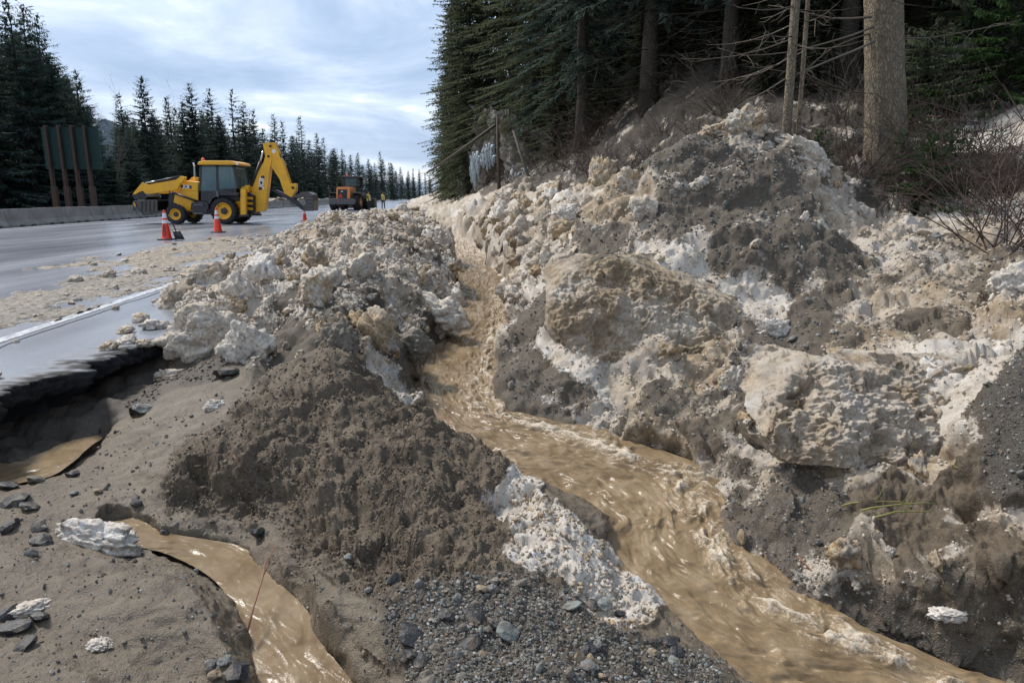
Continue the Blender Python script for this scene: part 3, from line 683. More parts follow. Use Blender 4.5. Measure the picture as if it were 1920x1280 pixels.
ii = np.arange(len(rv)).reshape(len(ys), -1); q = np.stack([ii[:-1, :-1], ii[:-1, 1:], ii[1:, 1:], ii[1:, :-1]], -1).reshape(-1, 4)
me = fast_mesh('road', rv, q); attr(me, 'cut', rc)
tag(link('road', me, None, M_ROAD), 'wet grey asphalt highway with a broken crumbling edge', None, None, 'structure')
# painted edge line, worn
t = NT('worn_white_paint'); p = t.pos(); nn = t.noise(p, 14, 5, .7)
t.out(t.mix(t.ramp(nn, [(.42, 1.0), (.6, 0.0)]), (.62, .63, .65), (.20, .21, .23)), .4, None, .6); M_LINE = t.m
yl = np.concatenate([np.arange(3, 14, .1), np.arange(14, 60, 2), np.arange(60, 900, 40)])
lv = np.array([(u-KR*Y, Y, .005) for Y in yl for u in (-4.29, -4.15)], np.float32); k = np.arange(len(yl)-1)*2
tag(link('edge_line', fast_mesh('edge_line', lv, np.stack([k, k+1, k+3, k+2], -1)), None, M_LINE), 'worn white edge line painted along the wet road', None, None, 'structure')
yl = np.concatenate([np.arange(3, 60, 3.), np.arange(60, 900, 40)])
lv = np.array([(u-KR*Y, Y, .005) for Y in yl for u in (-18.3, -18.16)], np.float32); k = np.arange(len(yl)-1)*2
tag(link('edge_line', fast_mesh('edge_line', lv, np.stack([k, k+1, k+3, k+2], -1)), None, M_LINE), 'thin white line painted along the concrete barrier', None, None, 'structure')
# sealed crack beside the line
t = NT('crack_sealer'); t.out((.012, .012, .014), .35, None, .5); M_CRACK = t.m
yl = np.arange(4.5, 14, .06); jx = fbm(np.stack([yl*1.1, yl*0, yl*0], -1), 431, 4)*.05
lv = np.array([(-4.05+jx[i]+s*.011-KR*Y, Y, .004) for i, Y in enumerate(yl) for s in (-1, 1)], np.float32); k = np.arange(len(yl)-1)*2
tag(link('pavement_crack', fast_mesh('pavement_crack', lv, np.stack([k, k+1, k+3, k+2], -1)), None, M_CRACK), 'thin dark crack in the asphalt beside the white line', None, None, 'structure')

# ------------------------------------------------------------------ wide ground
def litter_material():
    t = NT('forest_litter'); p = t.pos(); n = t.noise(p, .6, 6, .65); n2 = t.noise(p, 9, 5, .65)
    c = t.mix(n2, (.022, .020, .014), (.065, .055, .035)); c = t.mix(t.ramp(n, [(.56, 0.0), (.66, .8)]), c, (.42, .41, .40))
    return t.out(c, .9, t.bump(n2, .8, .1), .2)
M_LITTER = litter_material()
gv = np.array([(-6000, -3000, -1.3), (6000, -3000, -1.3), (6000, 9000, -1.3), (-6000, 9000, -1.3)], np.float32)
tag(link('ground', fast_mesh('ground', gv, np.array([[0, 1, 2, 3]])), None, M_LITTER), 'flat valley floor reaching to the horizon', None, None, 'structure')
us = np.concatenate([[-19.7, -21, -24], -np.geomspace(28, 900, 24)]); yv = np.concatenate([np.arange(-20, 120, 4), np.geomspace(120, 1800, 24)])
vv = np.array([(u-KR*Y, Y, -.03+.004*max(0, -u-22)+.12*math.sin(u*.7+Y*.31)*(u < -22)) for Y in yv for u in us], np.float32)
ii = np.arange(len(vv)).reshape(len(yv), -1); q = np.stack([ii[:-1, :-1], ii[:-1, 1:], ii[1:, 1:], ii[1:, :-1]], -1).reshape(-1, 4)
tag(link('verge', fast_mesh('verge', vv, q), None, M_LITTER), 'brown roadside verge between the barrier and the conifers', None, None, 'structure')
# ------------------------------------------------------------------ object materials
M_YEL = paint('yellow_machine_paint', (.84, .42, .012), .38, .32, scale=2.2)
M_ORG = paint('orange_machine_paint', (.78, .27, .07), .42, .35)
M_BLK = paint('black_steel', (.018, .019, .022), .45, .35, (.10, .09, .075))
M_GRY = paint('grey_steel', (.09, .095, .105), .45, .35)
M_RUB = paint('tyre_rubber', (.014, .014, .016), .75, .5, (.07, .062, .05), 5)
M_CHR = paint('bright_rod', (.62, .63, .66), .18, .15, metal=1.0)
M_BUCK = paint('worn_bucket_steel', (.055, .05, .048), .45, .6, (.15, .12, .09), 4)
M_WHT = paint('white_letter', (.78, .78, .78), .5, .15)
M_CONE = paint('cone_orange', (.80, .045, .015), .42, .2, scale=6)
M_REFL = paint('cone_white_band', (.72, .72, .74), .35, .25, scale=8)
M_LAMP = paint('amber_lens', (.85, .18, .02), .25, .1)
M_RED = paint('red_triangle', (.72, .03, .02), .4, .1)
M_VEST = paint('yellow_vest', (.72, .56, .05), .7, .25, scale=6)
M_DCLO = paint('dark_clothing', (.022, .022, .028), .85, .2)
M_SKIN = paint('skin', (.42, .27, .19), .6, .1)
t = NT('cab_glass'); t.out((.10, .19, .21), .05, None, .7, Alpha=.45); M_GLASS = t.m
def concrete_material():
    t = NT('weathered_concrete'); p = t.pos(); n = t.noise(p, 1.7, 6, .65); n2 = t.noise(p, 18, 5, .7)
    c = t.mix(t.ramp(n, [(.3, 0.0), (.7, 1.0)]), (.20, .185, .165), (.36, .34, .31))
    c = t.mix(t.ramp(n2, [(.5, 0.0), (.7, .6)]), c, (.12, .11, .10))
    return t.out(c, .85, t.bump(n2, .4, .02), .3)
M_CONC = concrete_material()
def text_mesh(txt, size, extrude=.004, shear=0.0, offset=0.0):
    cu = bpy.data.curves.new('letters', 'FONT'); cu.body = txt; cu.size = size; cu.extrude = extrude; cu.shear = shear; cu.offset = offset
    cu.align_x = 'CENTER'; cu.align_y = 'CENTER'; cu.resolution_u = 3
    o = bpy.data.objects.new('letters', cu); C.objects.link(o)
    dg = bpy.context.evaluated_depsgraph_get(); me = bpy.data.meshes.new_from_object(o.evaluated_get(dg))
    bpy.data.objects.remove(o); bpy.data.curves.remove(cu); me.name = 'letters'
    return me
def wheel(name, root, x, y, z, Ro, width, Rr, rimmat, side, lugs=18, hubmat=None):
    w = empty(name, (x, y, z)); w.parent = root
    h = width/2
    tb = MB().lathe([(Rr, -h*.8), (Ro*.86, -h), (Ro*.965, -h*.9), (Ro*.975, 0), (Ro*.965, h*.9), (Ro*.86, h), (Rr, h*.8)], 40, 'y', cap=False)
    for i in range(lugs):
        for sd_ in (-1, 1):
            a = 2*math.pi*(i+(.25 if sd_ > 0 else -.25))/lugs
            rot = Matrix.Rotation(-a, 3, 'Y') @ Matrix.Rotation(sd_*.65, 3, 'X')
            c = Matrix.Rotation(-a, 3, 'Y') @ Vector((Ro*.975, sd_*h*.48, 0))
            m = Matrix.Rotation(-a, 3, 'Y')
            vs_ = [m @ Vector((Ro*.975+dx*Ro*.03, sd_*h*.5+dy*h*.5, dz*Ro*.045+sd_*dy*Ro*.06)) for dx in (-1, 1) for dy in (-1, 1) for dz in (-1, 1)]
            tb.add(vs_, [(0, 1, 3, 2), (4, 6, 7, 5), (0, 4, 5, 1), (2, 3, 7, 6), (0, 2, 6, 4), (1, 5, 7, 3)])
    tb.build('tyre', M_RUB, w, True)
    s = side
    MB().lathe([(Rr*1.0, s*h*.82), (Rr*.93, s*h*.80), (Rr*.88, s*h*.35), (Rr*.55, s*h*.22), (.02, s*h*.22)], 32, 'y', cap=False).build('rim', rimmat, w, True)
    MB().lathe([(Rr*.46, s*h*.18), (Rr*.44, s*h*.55), (Rr*.22, s*h*.62), (.01, s*h*.62)], 5 if lugs > 16 else 10, 'y', cap=False).build('hub', hubmat or M_BLK, w)
    return w

# ------------------------------------------------------------------ backhoe loader
BO = Vector((-14.4, 35.1, 0)); BH = empty('backhoe_loader', BO)
tag(BH, 'yellow backhoe loader parked across the road with its rear digging arm raised', 'backhoe')
def bp(zx, zy, y=-1.1):
    v = at(230+zx*.19792, 250+zy*.198, BO.y+y)-BO; return (v.x, v.z)
def bpoly(name, mat, pts, y0, y1, bevel=.015, parent=None, ref=None):
    return MB().prism([bp(a, b, min(y0, y1) if ref is None else ref) for a, b in pts], y0, y1).build(name, mat, parent or BH, bevel=bevel)
def btube(name, mat, a, b, y, r, parent=None, seg=12):
    pa, pb = bp(*a, y), bp(*b, y)
    return MB().tube([(pa[0], y, pa[1]), (pb[0], y, pb[1])], r, seg).build(name, mat, parent or BH, True)
rx, rz = bp(952, 738); fx, fz = bp(490, 768)
rr = rz+.01; fr = fz+.005
for y, sd_ in ((-.90, -1), (.90, 1)): wheel('rear_wheel', BH, rx, y, rr, rr, .44, .40, M_YEL, sd_, 20)
for y, sd_ in ((-.88, -1), (.88, 1)): wheel('front_wheel', BH, fx, y, fr, fr, .34, .275, M_YEL, sd_, 16)
btube('rear_axle', M_BLK, (952, 738), (953, 738), 0, .1)
MB().tube([(rx, -.7, rr), (rx, .7, rr)], .11, 10).build('rear_axle', M_BLK, BH, True)
MB().tube([(fx, -.7, fr), (fx, .7, fr)], .09, 10).build('front_axle', M_BLK, BH, True)
bpoly('chassis', M_BLK, [(455, 600), (700, 640), (1140, 640), (1140, 720), (1000, 745), (650, 720), (470, 690)], -.38, .38)
hood = bpoly('hood', M_YEL, [(505, 545), (545, 470), (600, 450), (712, 466), (716, 640), (655, 655), (640, 735), (588, 735), (560, 690), (478, 655), (492, 580)], -.46, .46, .03)
bpoly('grille', M_BLK, [(438, 560), (490, 560), (476, 655), (430, 690), (430, 640)], -.42, .42)
bpoly('hood_cover', M_YEL, [(545, 468), (600, 448), (712, 463), (712, 545), (530, 540)], -.50, .50, .03)
# loader arms, cylinders, front bucket
for y in (-.72, .60):
    bpoly('loader_arm', M_YEL, [(95, 572), (150, 505), (185, 462), (200, 480), (245, 486), (505, 440), (545, 405), (600, 412), (592, 452), (545, 476), (520, 530), (285, 572), (222, 574), (188, 545), (150, 560), (120, 580)], y, y+.12, .012, ref=-.72)
    btube('lift_cylinder', M_BLK, (470, 560), (705, 645), y+.06, .055)
    btube('lift_rod', M_CHR, (440, 552), (520, 580), y+.06, .032)
    btube('tilt_rod', M_CHR, (215, 470), (350, 446), y+.03, .035)
    btube('tilt_cylinder', M_BLK, (310, 458), (540, 412), y+.03, .058)
    bpoly('arm_lever', M_YEL, [(530, 420), (560, 408), (590, 420), (560, 470), (535, 475)], y-.03, y, .008, ref=-.75)
bpoly('quick_hitch', M_BLK, [(85, 580), (190, 555), (240, 600), (200, 640), (110, 625)], -.7, .7)
bk = bpoly('front_bucket', M_BUCK, [(100, 640), (326, 628), (330, 735), (310, 742), (205, 778), (190, 765), (112, 690)], -1.02, -.98, .006, ref=-1.02)
bpoly('bucket_shell', M_BUCK, [(100, 640), (112, 690), (200, 778), (330, 738), (330, 728), (205, 762), (128, 684), (116, 640)], -1.0, 1.05, .006, bk, ref=-1.02)
bpoly('bucket_shell', M_BUCK, [(140, 632), (326, 628), (326, 640), (140, 645)], -1.0, 1.05, .006, bk, ref=-1.02)
bpoly('bucket_side', M_BUCK, [(100, 640), (326, 628), (330, 735), (205, 778), (112, 690)], 1.02, 1.06, .006, bk, ref=-1.02)
for k in range(4): bpoly('bucket_rib', M_BLK, [(175+k*38, 640), (183+k*38, 640), (183+k*38, 735), (175+k*38, 745)], -1.05, -1.02, .003, bk, ref=-1.05)
bpoly('clam_jaw', M_BLK, [(12, 672), (95, 650), (112, 690), (118, 735), (12, 735)], -.2, .85, .01, bk, ref=-1.0)
bpoly('bucket_lip', M_GRY, [(92, 648), (104, 646), (122, 692), (205, 776), (195, 782), (108, 700)], -1.06, -1.02, .003, bk, ref=-1.05)
bpoly('yellow_link', M_YEL, [(104, 660), (116, 658), (128, 690), (118, 694)], -1.09, -1.05, .003, bk, ref=-1.05)
# cab
cabz = [(735, 300), (1062, 300), (1098, 500), (1098, 590), (720, 640), (720, 540)]
def cabframe(y0, y1):
    fr_ = MB()
    for pts in ([(722, 640), (722, 520), (735, 300), (752, 300), (742, 520), (742, 640)], [(880, 300), (906, 300), (912, 560), (888, 570)], [(1035, 300), (1062, 300), (1100, 510), (1100, 585), (1078, 585), (1078, 510)],
                [(735, 296), (1062, 296), (1064, 318), (735, 318)], [(722, 545), (888, 545), (888, 640), (722, 640)], [(905, 530), (1100, 520), (1100, 590), (905, 600)]):
        MB().prism([bp(a, b, -.78) for a, b in pts], y0, y1).build('cab_frame', M_BLK, BH, bevel=.006)
for y in (-.78, .72): cabframe(y, y+.06)
for x in (728, 1052):
    MB().prism([bp(a, b, -.78) for a, b in ((x, 298), (x+18, 298), (x+18, 316), (x, 316))], -.72, .72).build('cab_frame', M_BLK, BH)
for y in (-.77, .74):
    bpoly('side_window', M_GLASS, [(750, 316), (882, 316), (890, 548), (742, 548)], y, y+.012, 0, ref=-.78)
    bpoly('side_window', M_GLASS, [(904, 316), (1040, 316), (1080, 525), (910, 535)], y, y+.012, 0, ref=-.78)
bpoly('front_window', M_GLASS, [(728, 318), (732, 318), (728, 560), (722, 560)], -.72, .72, 0)
bpoly('rear_window', M_GLASS, [(1060, 318), (1064, 318), (1098, 530), (1094, 530)], -.72, .72, 0)
bpoly('cab_floor', M_BLK, [(722, 600), (1098, 575), (1098, 640), (722, 655)], -.72, .72)
bpoly('seat', M_DCLO, [(945, 560), (1030, 560), (1045, 400), (1015, 400), (1000, 500), (945, 515)], -.26, .26, .03, ref=-.78)
bpoly('steering_column', M_BLK, [(800, 560), (830, 560), (845, 450), (868, 425), (850, 418), (825, 450)], -.12, .12, .01, ref=-.78)
rf = bpoly('roof', M_YEL, [(702, 298), (712, 272), (760, 259), (1010, 259), (1085, 276), (1098, 300)], -.86, .84, .04, ref=-.86)
bpoly('roof_edge', M_WHT, [(1060, 270), (1088, 277), (1098, 300), (1080, 302)], -.88, -.86, .004, rf, ref=-.88)
p = bp(762, 262, -.6); MB().lathe([(.085, 0), (.085, .05), (.07, .12), (.02, .15)], 16, 'z', (p[0], -.6, p[1])).build('beacon', M_LAMP, rf, True)
p = bp(1115, 335, -.8); MB().box((p[0], -.85, p[1]), (.34, .22, .05), Matrix.Rotation(.12, 3, 'Y')).build('work_light', M_GRY, BH)
p0, p1, p2 = bp(686, 440, -.35), bp(676, 300, -.35), bp(668, 278, -.35)
MB().tube([(p0[0], -.35, p0[1]), (p1[0], -.35, p1[1]), (p2[0], -.35, p2[1])], [.05, .045, .04], 12).build('exhaust', M_CHR, BH, True)
# mudguard, steps, tank
bpoly('mudguard', M_BLK, [(800, 640), (822, 585), (880, 545), (905, 530), (1092, 565), (1094, 592), (1000, 590), (900, 590), (850, 620), (820, 680)], -1.1, -.62, .02)
bpoly('mudguard', M_BLK, [(800, 640), (822, 585), (880, 545), (905, 530), (1092, 565), (1094, 592), (1000, 590), (900, 590), (850, 620), (820, 680)], .62, 1.1, .02, ref=-1.1)
bpoly('side_tank', M_BLK, [(650, 655), (800, 650), (815, 690), (790, 770), (660, 765)], -.95, -.4, .02)
for z_ in (672, 752): bpoly('step', M_GRY, [(672, z_), (760, z_), (760, z_+14), (672, z_+14)], -1.02, -.95, .004)
p = bp(903, 575, -1.05); MB().box((p[0], -1.12, p[1]), (.13, .05, .27)).build('mirror', M_GRY, BH, bevel=.02)
p2 = bp(908, 640, -1.05); MB().tube([(p[0], -1.1, p[1]-.1), (p2[0], -1.1, p2[1]-.3)], .015, 6).build('mirror_arm', M_BLK, BH)
# rear frame, stabilisers, boom
bpoly('rear_frame', M_YEL, [(1060, 620), (1118, 600), (1122, 770), (1090, 770)], -.6, .6)
for y in (-1.0, .72):
    bpoly('stabiliser', M_YEL, [(1116, 525), (1164, 525), (1166, 772), (1116, 778)], y, y+.22, .012, ref=-1.0)
    bpoly('stabiliser_foot', M_BLK, [(1105, 772), (1180, 768), (1180, 790), (1105, 790)], y-.03, y+.25, .008, ref=-1.0)
bpoly('king_post', M_BLK, [(1160, 560), (1240, 590), (1240, 770), (1160, 775)], -.45, .45, .02, ref=-.5)
for z_ in (600, 650, 700): bpoly('valve_block', M_YEL, [(1168, z_), (1232, z_+6), (1232, z_+28), (1168, z_+24)], -.52, -.45, .006, ref=-.5)
bpoly('control_pod', M_YEL, [(1120, 510), (1150, 500), (1165, 490), (1192, 495), (1196, 560), (1120, 560)], -.5, .1, .02, ref=-.5)
boom = bpoly('boom', M_YEL, [(1208, 512), (1300, 330), (1335, 272), (1352, 205), (1385, 182), (1412, 210), (1412, 260), (1394, 330), (1350, 715), (1330, 738), (1252, 748), (1236, 640), (1225, 560)], -.20, .20, .015, ref=-.20)
btube('boom_rod', M_CHR, (1332, 168), (1296, 285), -.24, .038); btube('boom_cylinder', M_BLK, (1304, 270), (1218, 500), -.24, .062)
dip = bpoly('dipper', M_YEL, [(1323, 96), (1345, 90), (1440, 88), (1478, 180), (1482, 215), (1512, 262), (1585, 478), (1630, 474), (1642, 490), (1638, 545), (1600, 605), (1580, 600), (1528, 568), (1482, 432), (1402, 312), (1352, 248), (1340, 180)], -.16, .16, .012, ref=-.2)
btube('dipper_cylinder', M_BLK, (1482, 205), (1560, 420), -.02, .075); btube('dipper_rod', M_CHR, (1555, 405), (1600, 500), -.02, .04)
for a, b in ((1382, 218), (1612, 515), (1398, 120)):
    p = bp(a, b, -.2); MB().lathe([(.06, -.24), (.06, -.18)], 14, 'y', (p[0], 0, p[1])).build('pin', M_BLK, dip, True)
bpoly('bucket_link', M_BLK, [(1405, 540), (1450, 535), (1560, 590), (1600, 600), (1690, 680), (1720, 735), (1700, 730), (1560, 628), (1440, 560)], -.12, .12, .01, ref=-.2)
rb = bpoly('rear_bucket', M_BUCK, [(1600, 615), (1640, 585), (1690, 560), (1755, 556), (1800, 580), (1810, 640), (1806, 735), (1722, 735), (1706, 700), (1735, 660), (1710, 600)], -.42, .46, .015, ref=-.42)
for k in range(5): bpoly('bucket_rib', M_GRY, [(1738, 575+k*33), (1800, 582+k*33), (1804, 594+k*33), (1738, 588+k*33)], -.45, -.42, .003, rb, ref=-.45)
def letters(txt, size, zx, zy, y, ang, parent, mat, offset=.012):
    me = text_mesh(txt, size, .004, .15, offset); o = link('lettering', me, parent, mat)
    p = bp(zx, zy, y); o.matrix_local = Matrix.Translation((p[0], y, p[1])) @ Matrix.Rotation(math.pi/2, 4, 'X') @ Matrix.Rotation(ang, 4, 'Z')
    return o
bpoly('badge', M_BLK, [(1288, 528), (1312, 405), (1340, 400), (1346, 410), (1318, 535), (1300, 540)], -.206, -.200, 0, boom, ref=-.2)
letters('JCB', .30, 1315, 470, -.210, R(78), boom, M_WHT)
bpoly('badge', M_BLK, [(546, 486), (652, 496), (654, 526), (552, 518)], -.506, -.500, 0, hood, ref=-.5)
letters('JCB', .21, 600, 506, -.510, R(-4), hood, M_WHT, .008)
p = bp(1432, 170, -.17); MB().lathe([(.10, -.168), (.10, -.160)], 18, 'y', (p[0], 0, p[1])).build('round_badge', M_WHT, dip)

# ------------------------------------------------------------------ wheel loader, seen from behind
LO = Vector((0, 0, 0)); LY = 68.0; p = at(590+600*.08854, 310+940*.0886, LY); LO = Vector((p.x, LY, 0)); WL = empty('wheel_loader', LO, R(-3))
tag(WL, 'orange wheel loader seen from behind on the far road with operator in cab', 'wheel loader')
def lp(zx, zy): 
    v = at(590+zx*.08854, 310+zy*.0886, LY)-LO; return (v.x, max(v.z, 0))
def lpoly(name, mat, pts, y0, y1, bevel=.03, parent=None): return MB().prism([lp(a, b) for a, b in pts], y0, y1).build(name, mat, parent or WL, bevel=bevel)
hd = lpoly('engine_hood', M_ORG, [(455, 490), (480, 460), (725, 460), (748, 490), (748, 715), (455, 715)], .0, 2.0)
lpoly('grille', M_BLK, [(490, 512), (690, 512), (690, 705), (490, 705)], -.03, .0, .005, hd)
lpoly('warning_triangle', M_RED, [(500, 685), (595, 685), (548, 588)], -.05, -.03, .003, hd)
lpoly('plate', M_WHT, [(560, 545), (600, 545), (600, 565), (560, 565)], -.05, -.03, 0, hd)
lpoly('counterweight', M_GRY, [(300, 745), (345, 700), (835, 700), (880, 745), (860, 830), (320, 830)], -.1, .6, .05)
for a in (495, 510): pass
lpoly('tail_light', M_RED, [(480, 735), (515, 735), (515, 755), (480, 755)], -.12, -.1, .003)
lpoly('tail_light', M_RED, [(690, 735), (725, 735), (725, 755), (690, 755)], -.12, -.1, .003)
for x0, x1, y in ((285, 435, .9), (785, 935, .9), (285, 435, 4.0), (785, 935, 4.0)):
    xc = (lp(x0, 800)[0]+lp(x1, 800)[0])/2; wd_ = lp(x1, 800)[0]-lp(x0, 800)[0]
    w_ = empty('wheel', (xc, y, .78)); w_.parent = WL
    MB().lathe([(.4, -wd_*.45), (.68, -wd_*.5), (.77, -wd_*.42), (.78, 0), (.77, wd_*.42), (.68, wd_*.5), (.4, wd_*.45)], 32, 'x').build('tyre', M_RUB, w_, True)
    tr = MB()
    for i in range(20):
        a = 2*math.pi*i/20
        tr.box((0, .78*math.cos(a), .78*math.sin(a)), (wd_*.86, .10, .06), Matrix.Rotation(a, 3, 'X'))
    tr.build('tread', M_RUB, w_)
    MB().lathe([(.42, -wd_*.47), (.30, -wd_*.3), (.05, -wd_*.3), (.05, wd_*.3), (.30, wd_*.3), (.42, wd_*.47)], 24, 'x').build('rim', M_ORG, w_, True)
for x0, x1 in ((285, 440), (780, 990)):
    lpoly('mudguard', M_GRY, [(x0, 640), (x0+10, 575), (x1-10, 575), (x1, 640), (x1-6, 640), (x1-14, 590), (x0+14, 590), (x0+6, 640)], .3, 1.7, .01)
cabp = [(455, 225), (820, 225), (815, 455), (460, 455)]
cf = MB()
for pts in ([(455, 240), (500, 240), (520, 455), (470, 455)], [(775, 240), (820, 240), (812, 455), (765, 455)], [(455, 225), (820, 225), (820, 262), (455, 262)], [(462, 435), (815, 435), (815, 470), (462, 470)]):
    for y_ in (1.9, 3.4): MB().prism([lp(a, b) for a, b in pts], y_, y_+.1).build('cab_post', M_BLK, WL)
lpoly('roof', M_GRY, [(448, 236), (460, 215), (815, 215), (828, 236)], 1.8, 3.6)
lpoly('rear_window', M_GLASS, [(515, 262), (770, 262), (765, 436), (525, 436)], 1.94, 1.96, 0)
lpoly('front_window', M_GLASS, [(500, 262), (775, 262), (765, 436), (510, 436)], 3.44, 3.46, 0)
p = lp(545, 215); MB().lathe([(.11, 0), (.11, .08), (.07, .17), (.02, .2)], 14, 'z', (p[0], 2.3, p[1])).build('beacon', M_LAMP, WL, True)
p = lp(408, 330); MB().box((p[0], 2.6, p[1]), (.18, .08, .32)).build('mirror', M_BLK, WL)
p2 = lp(465, 300); MB().tube([(p[0], 2.6, p[1]), (p2[0], 2.6, p2[1])], .02, 6).build('mirror_arm', M_BLK, WL)
lpoly('front_frame', M_BLK, [(470, 560), (740, 560), (740, 830), (470, 830)], 2.0, 5.2)
for zx in (500, 680): lpoly('lift_arm', M_ORG, [(zx, 600), (zx+40, 600), (zx+40, 700), (zx, 700)], 4.2, 6.2)
lpoly('bucket', M_BUCK, [(270, 700), (950, 700), (960, 930), (260, 930)], 6.0, 6.9)
for zx in (850, 930): 
    p = lp(zx, 510); MB().lathe([(.09, 0), (.10, .25), (.06, .42)], 10, 'z', (p[0], 2.4, lp(zx, 590)[1])).build('air_filter', M_BLK, WL, True)
lpoly('ladder', M_GRY, [(800, 480), (860, 480), (960, 700), (900, 720)], 2.4, 2.5, .01)

# ------------------------------------------------------------------ people
def person(name, label, loc, rz, pose, vest=True, sit=False):
    root = empty(name, loc, rz); tag(root, label, 'person')
    V = pose['v']; E = pose['e']; rad = pose['r']
    me = bpy.data.meshes.new('body'); me.from_pydata(V, E, []); o = link('body', me, root, M_DCLO)
    o.modifiers.new('skin', 'SKIN'); s = o.modifiers.new('sub', 'SUBSURF'); s.levels = 1; s.render_levels = 1
    for i, r_ in enumerate(rad): me.skin_vertices[0].data[i].radius = (r_ if not isinstance(r_, tuple) else r_[0], r_ if not isinstance(r_, tuple) else r_[1])
    me.skin_vertices[0].data[0].use_root = True
    hx, hy, hz = pose['head']
    h = MB().lathe([(.02, -.13), (.055, -.11), (.075, -.05), (.085, .02), (.08, .08), (.05, .12), (.01, .135)], 14, 'z', (hx, hy, hz)); h.add([(hx-.02, hy-.08, hz-.02), (hx+.02, hy-.08, hz-.02), (hx, hy-.115, hz-.02), (hx, hy-.08, hz+.03)], [(0, 1, 2), (0, 2, 3), (1, 3, 2)])
    hd_ = h.build('head', M_SKIN, root, True)
    MB().lathe([(.10, -.005), (.098, .03), (.085, .09), (.04, .13), (.01, .135)], 14, 'z', (hx, hy, hz+.03)).build('cap', M_DCLO, root, True)
    if vest:
        MB().lathe([(.225, .0), (.235, .12), (.215, .3), (.235, .48), (.20, .57), (.10, .62)], 16, 'z', (0, 0, 0), False)
        vb = MB(); prof_ = [(.215, .92), (.225, 1.05), (.205, 1.2), (.225, 1.36), (.195, 1.47), (.10, 1.52)]
        seg = 18; vs_ = []; fs_ = []
        for r_, z_ in prof_:
            for k in range(seg):
                a = 2*math.pi*k/seg; vs_.append((r_*math.cos(a), r_*.68*math.sin(a), z_))
        for i in range(len(prof_)-1):
            for k in range(seg): fs_.append((i*seg+k, i*seg+(k+1) % seg, (i+1)*seg+(k+1) % seg, (i+1)*seg+k))
        vb.add(vs_, fs_).build('vest', M_VEST, root, True)
        for sx in (-1, 1): MB().tube([(sx*.10, -.155, .95), (sx*.10, -.165, 1.2), (sx*.09, -.14, 1.46)], .022, 6).build('reflective_stripe', M_REFL, root)
    return root
STAND = dict(v=[(0, 0, .96), (0, 0, 1.15), (0, 0, 1.38), (0, -.01, 1.50), (0, -.02, 1.6), (-.19, 0, 1.42), (-.25, -.02, 1.15), (-.22, -.12, .92), (-.20, -.18, .84), (.19, 0, 1.42), (.25, .0, 1.15), (.24, -.08, .90), (.23, -.12, .82),
                (-.10, 0, .88), (-.12, -.02, .48), (-.13, 0, .09), (-.14, -.14, .04), (.10, 0, .88), (.13, .02, .48), (.15, .04, .09), (.16, -.10, .04)],
             e=[(0, 1), (1, 2), (2, 3), (3, 4), (2, 5), (5, 6), (6, 7), (7, 8), (2, 9), (9, 10), (10, 11), (11, 12), (0, 13), (13, 14), (14, 15), (15, 16), (0, 17), (17, 18), (18, 19), (19, 20)],
             r=[(.16, .12), (.15, .11), (.17, .12), .06, .055, .075, .055, .045, .04, .075, .055, .045, .04, .09, .065, .05, .045, .09, .065, .05, .045], head=(0, -.02, 1.67))
p = at(719, 396, 74); person('person', 'person in yellow vest standing alone on the far road', (p.x, 74, 0), R(20), STAND)
p = at(692, 392, 67); person('person', 'person in dark clothes and vest standing close beside the orange wheel loader', (p.x, 67, 0), R(75), STAND)
SIT = dict(v=[(0, 0, .52), (0, 0, .72), (0, 0, .95), (0, -.02, 1.06), (0, -.03, 1.13), (-.19, 0, .98), (-.24, .12, .74), (-.18, .32, .66), (.19, 0, .98), (.24, .12, .74), (.18, .32, .66), (-.1, .1, .5), (-.12, .45, .48), (-.12, .5, .08), (.1, .1, .5), (.12, .45, .48), (.12, .5, .08)],
           e=[(0, 1), (1, 2), (2, 3), (3, 4), (2, 5), (5, 6), (6, 7), (2, 8), (8, 9), (9, 10), (0, 11), (11, 12), (12, 13), (0, 14), (14, 15), (15, 16)],
           r=[(.17, .13), (.16, .12), (.18, .13), .06, .055, .08, .055, .045, .08, .055, .045, .09, .07, .05, .09, .07, .05], head=(0, -.02, 1.22))
m = WL.matrix_basis; pz = lp(640, 480)[1]
MB().box((lp(640, 430)[0], 2.55, pz-.15), (.5, .5, .5)).build('seat', M_BLK, WL, bevel=.05)
wp = Matrix.Translation(WL.location) @ Matrix.Rotation(R(-3), 4, 'Z') @ Vector((lp(640, 430)[0], 2.5, pz-.45))
person('person', 'operator in dark clothing sitting inside the wheel loader cab', wp, R(-3), SIT, False)

# ------------------------------------------------------------------ traffic cones and shovel
def cone(label, p, s=1.0, text=None):
    root = empty('traffic_cone', p); tag(root, label, 'traffic cone', 'orange cones on the road'); root.scale = (s, s, s)
    b = MB(); b.box((0, 0, .02), (.42, .42, .04)); b.build('base', M_BLK, root, bevel=.01)
    ring = lambda z: .145-.115*(z-.04)/.87
    def band(n, z0, z1, mat, o=0.0): MB().lathe([(ring(z0)+o, z0), (ring(z1)+o, z1)], 28, 'z', cap=False).build(n, mat, root, True)
    MB().lathe([(.165, .038), (.150, .055), (ring(.06), .07), (ring(.5), .5), (ring(.86), .86), (.022, .895), (.014, .90)], 28, 'z').build('body', M_CONE, root, True)
    band('reflective_band', .50, .60, M_REFL, .004); band('reflective_band', .66, .81, M_REFL, .004)
    if text:
        for k, ch in enumerate(text):
            z = .40-.115*k; o = link('stencil_letter', text_mesh(ch, .15, .002, 0, .006), root, M_BLK)
            o.matrix_local = Matrix.Translation((0, -ring(z)-.006, z)) @ Matrix.Rotation(math.pi/2-.13, 4, 'X')
    return root
p1c = atz(313, 449.5, 0); cone('orange cone with stencilled letters and a shovel leaning beside it', p1c, 1.03, 'EGU')
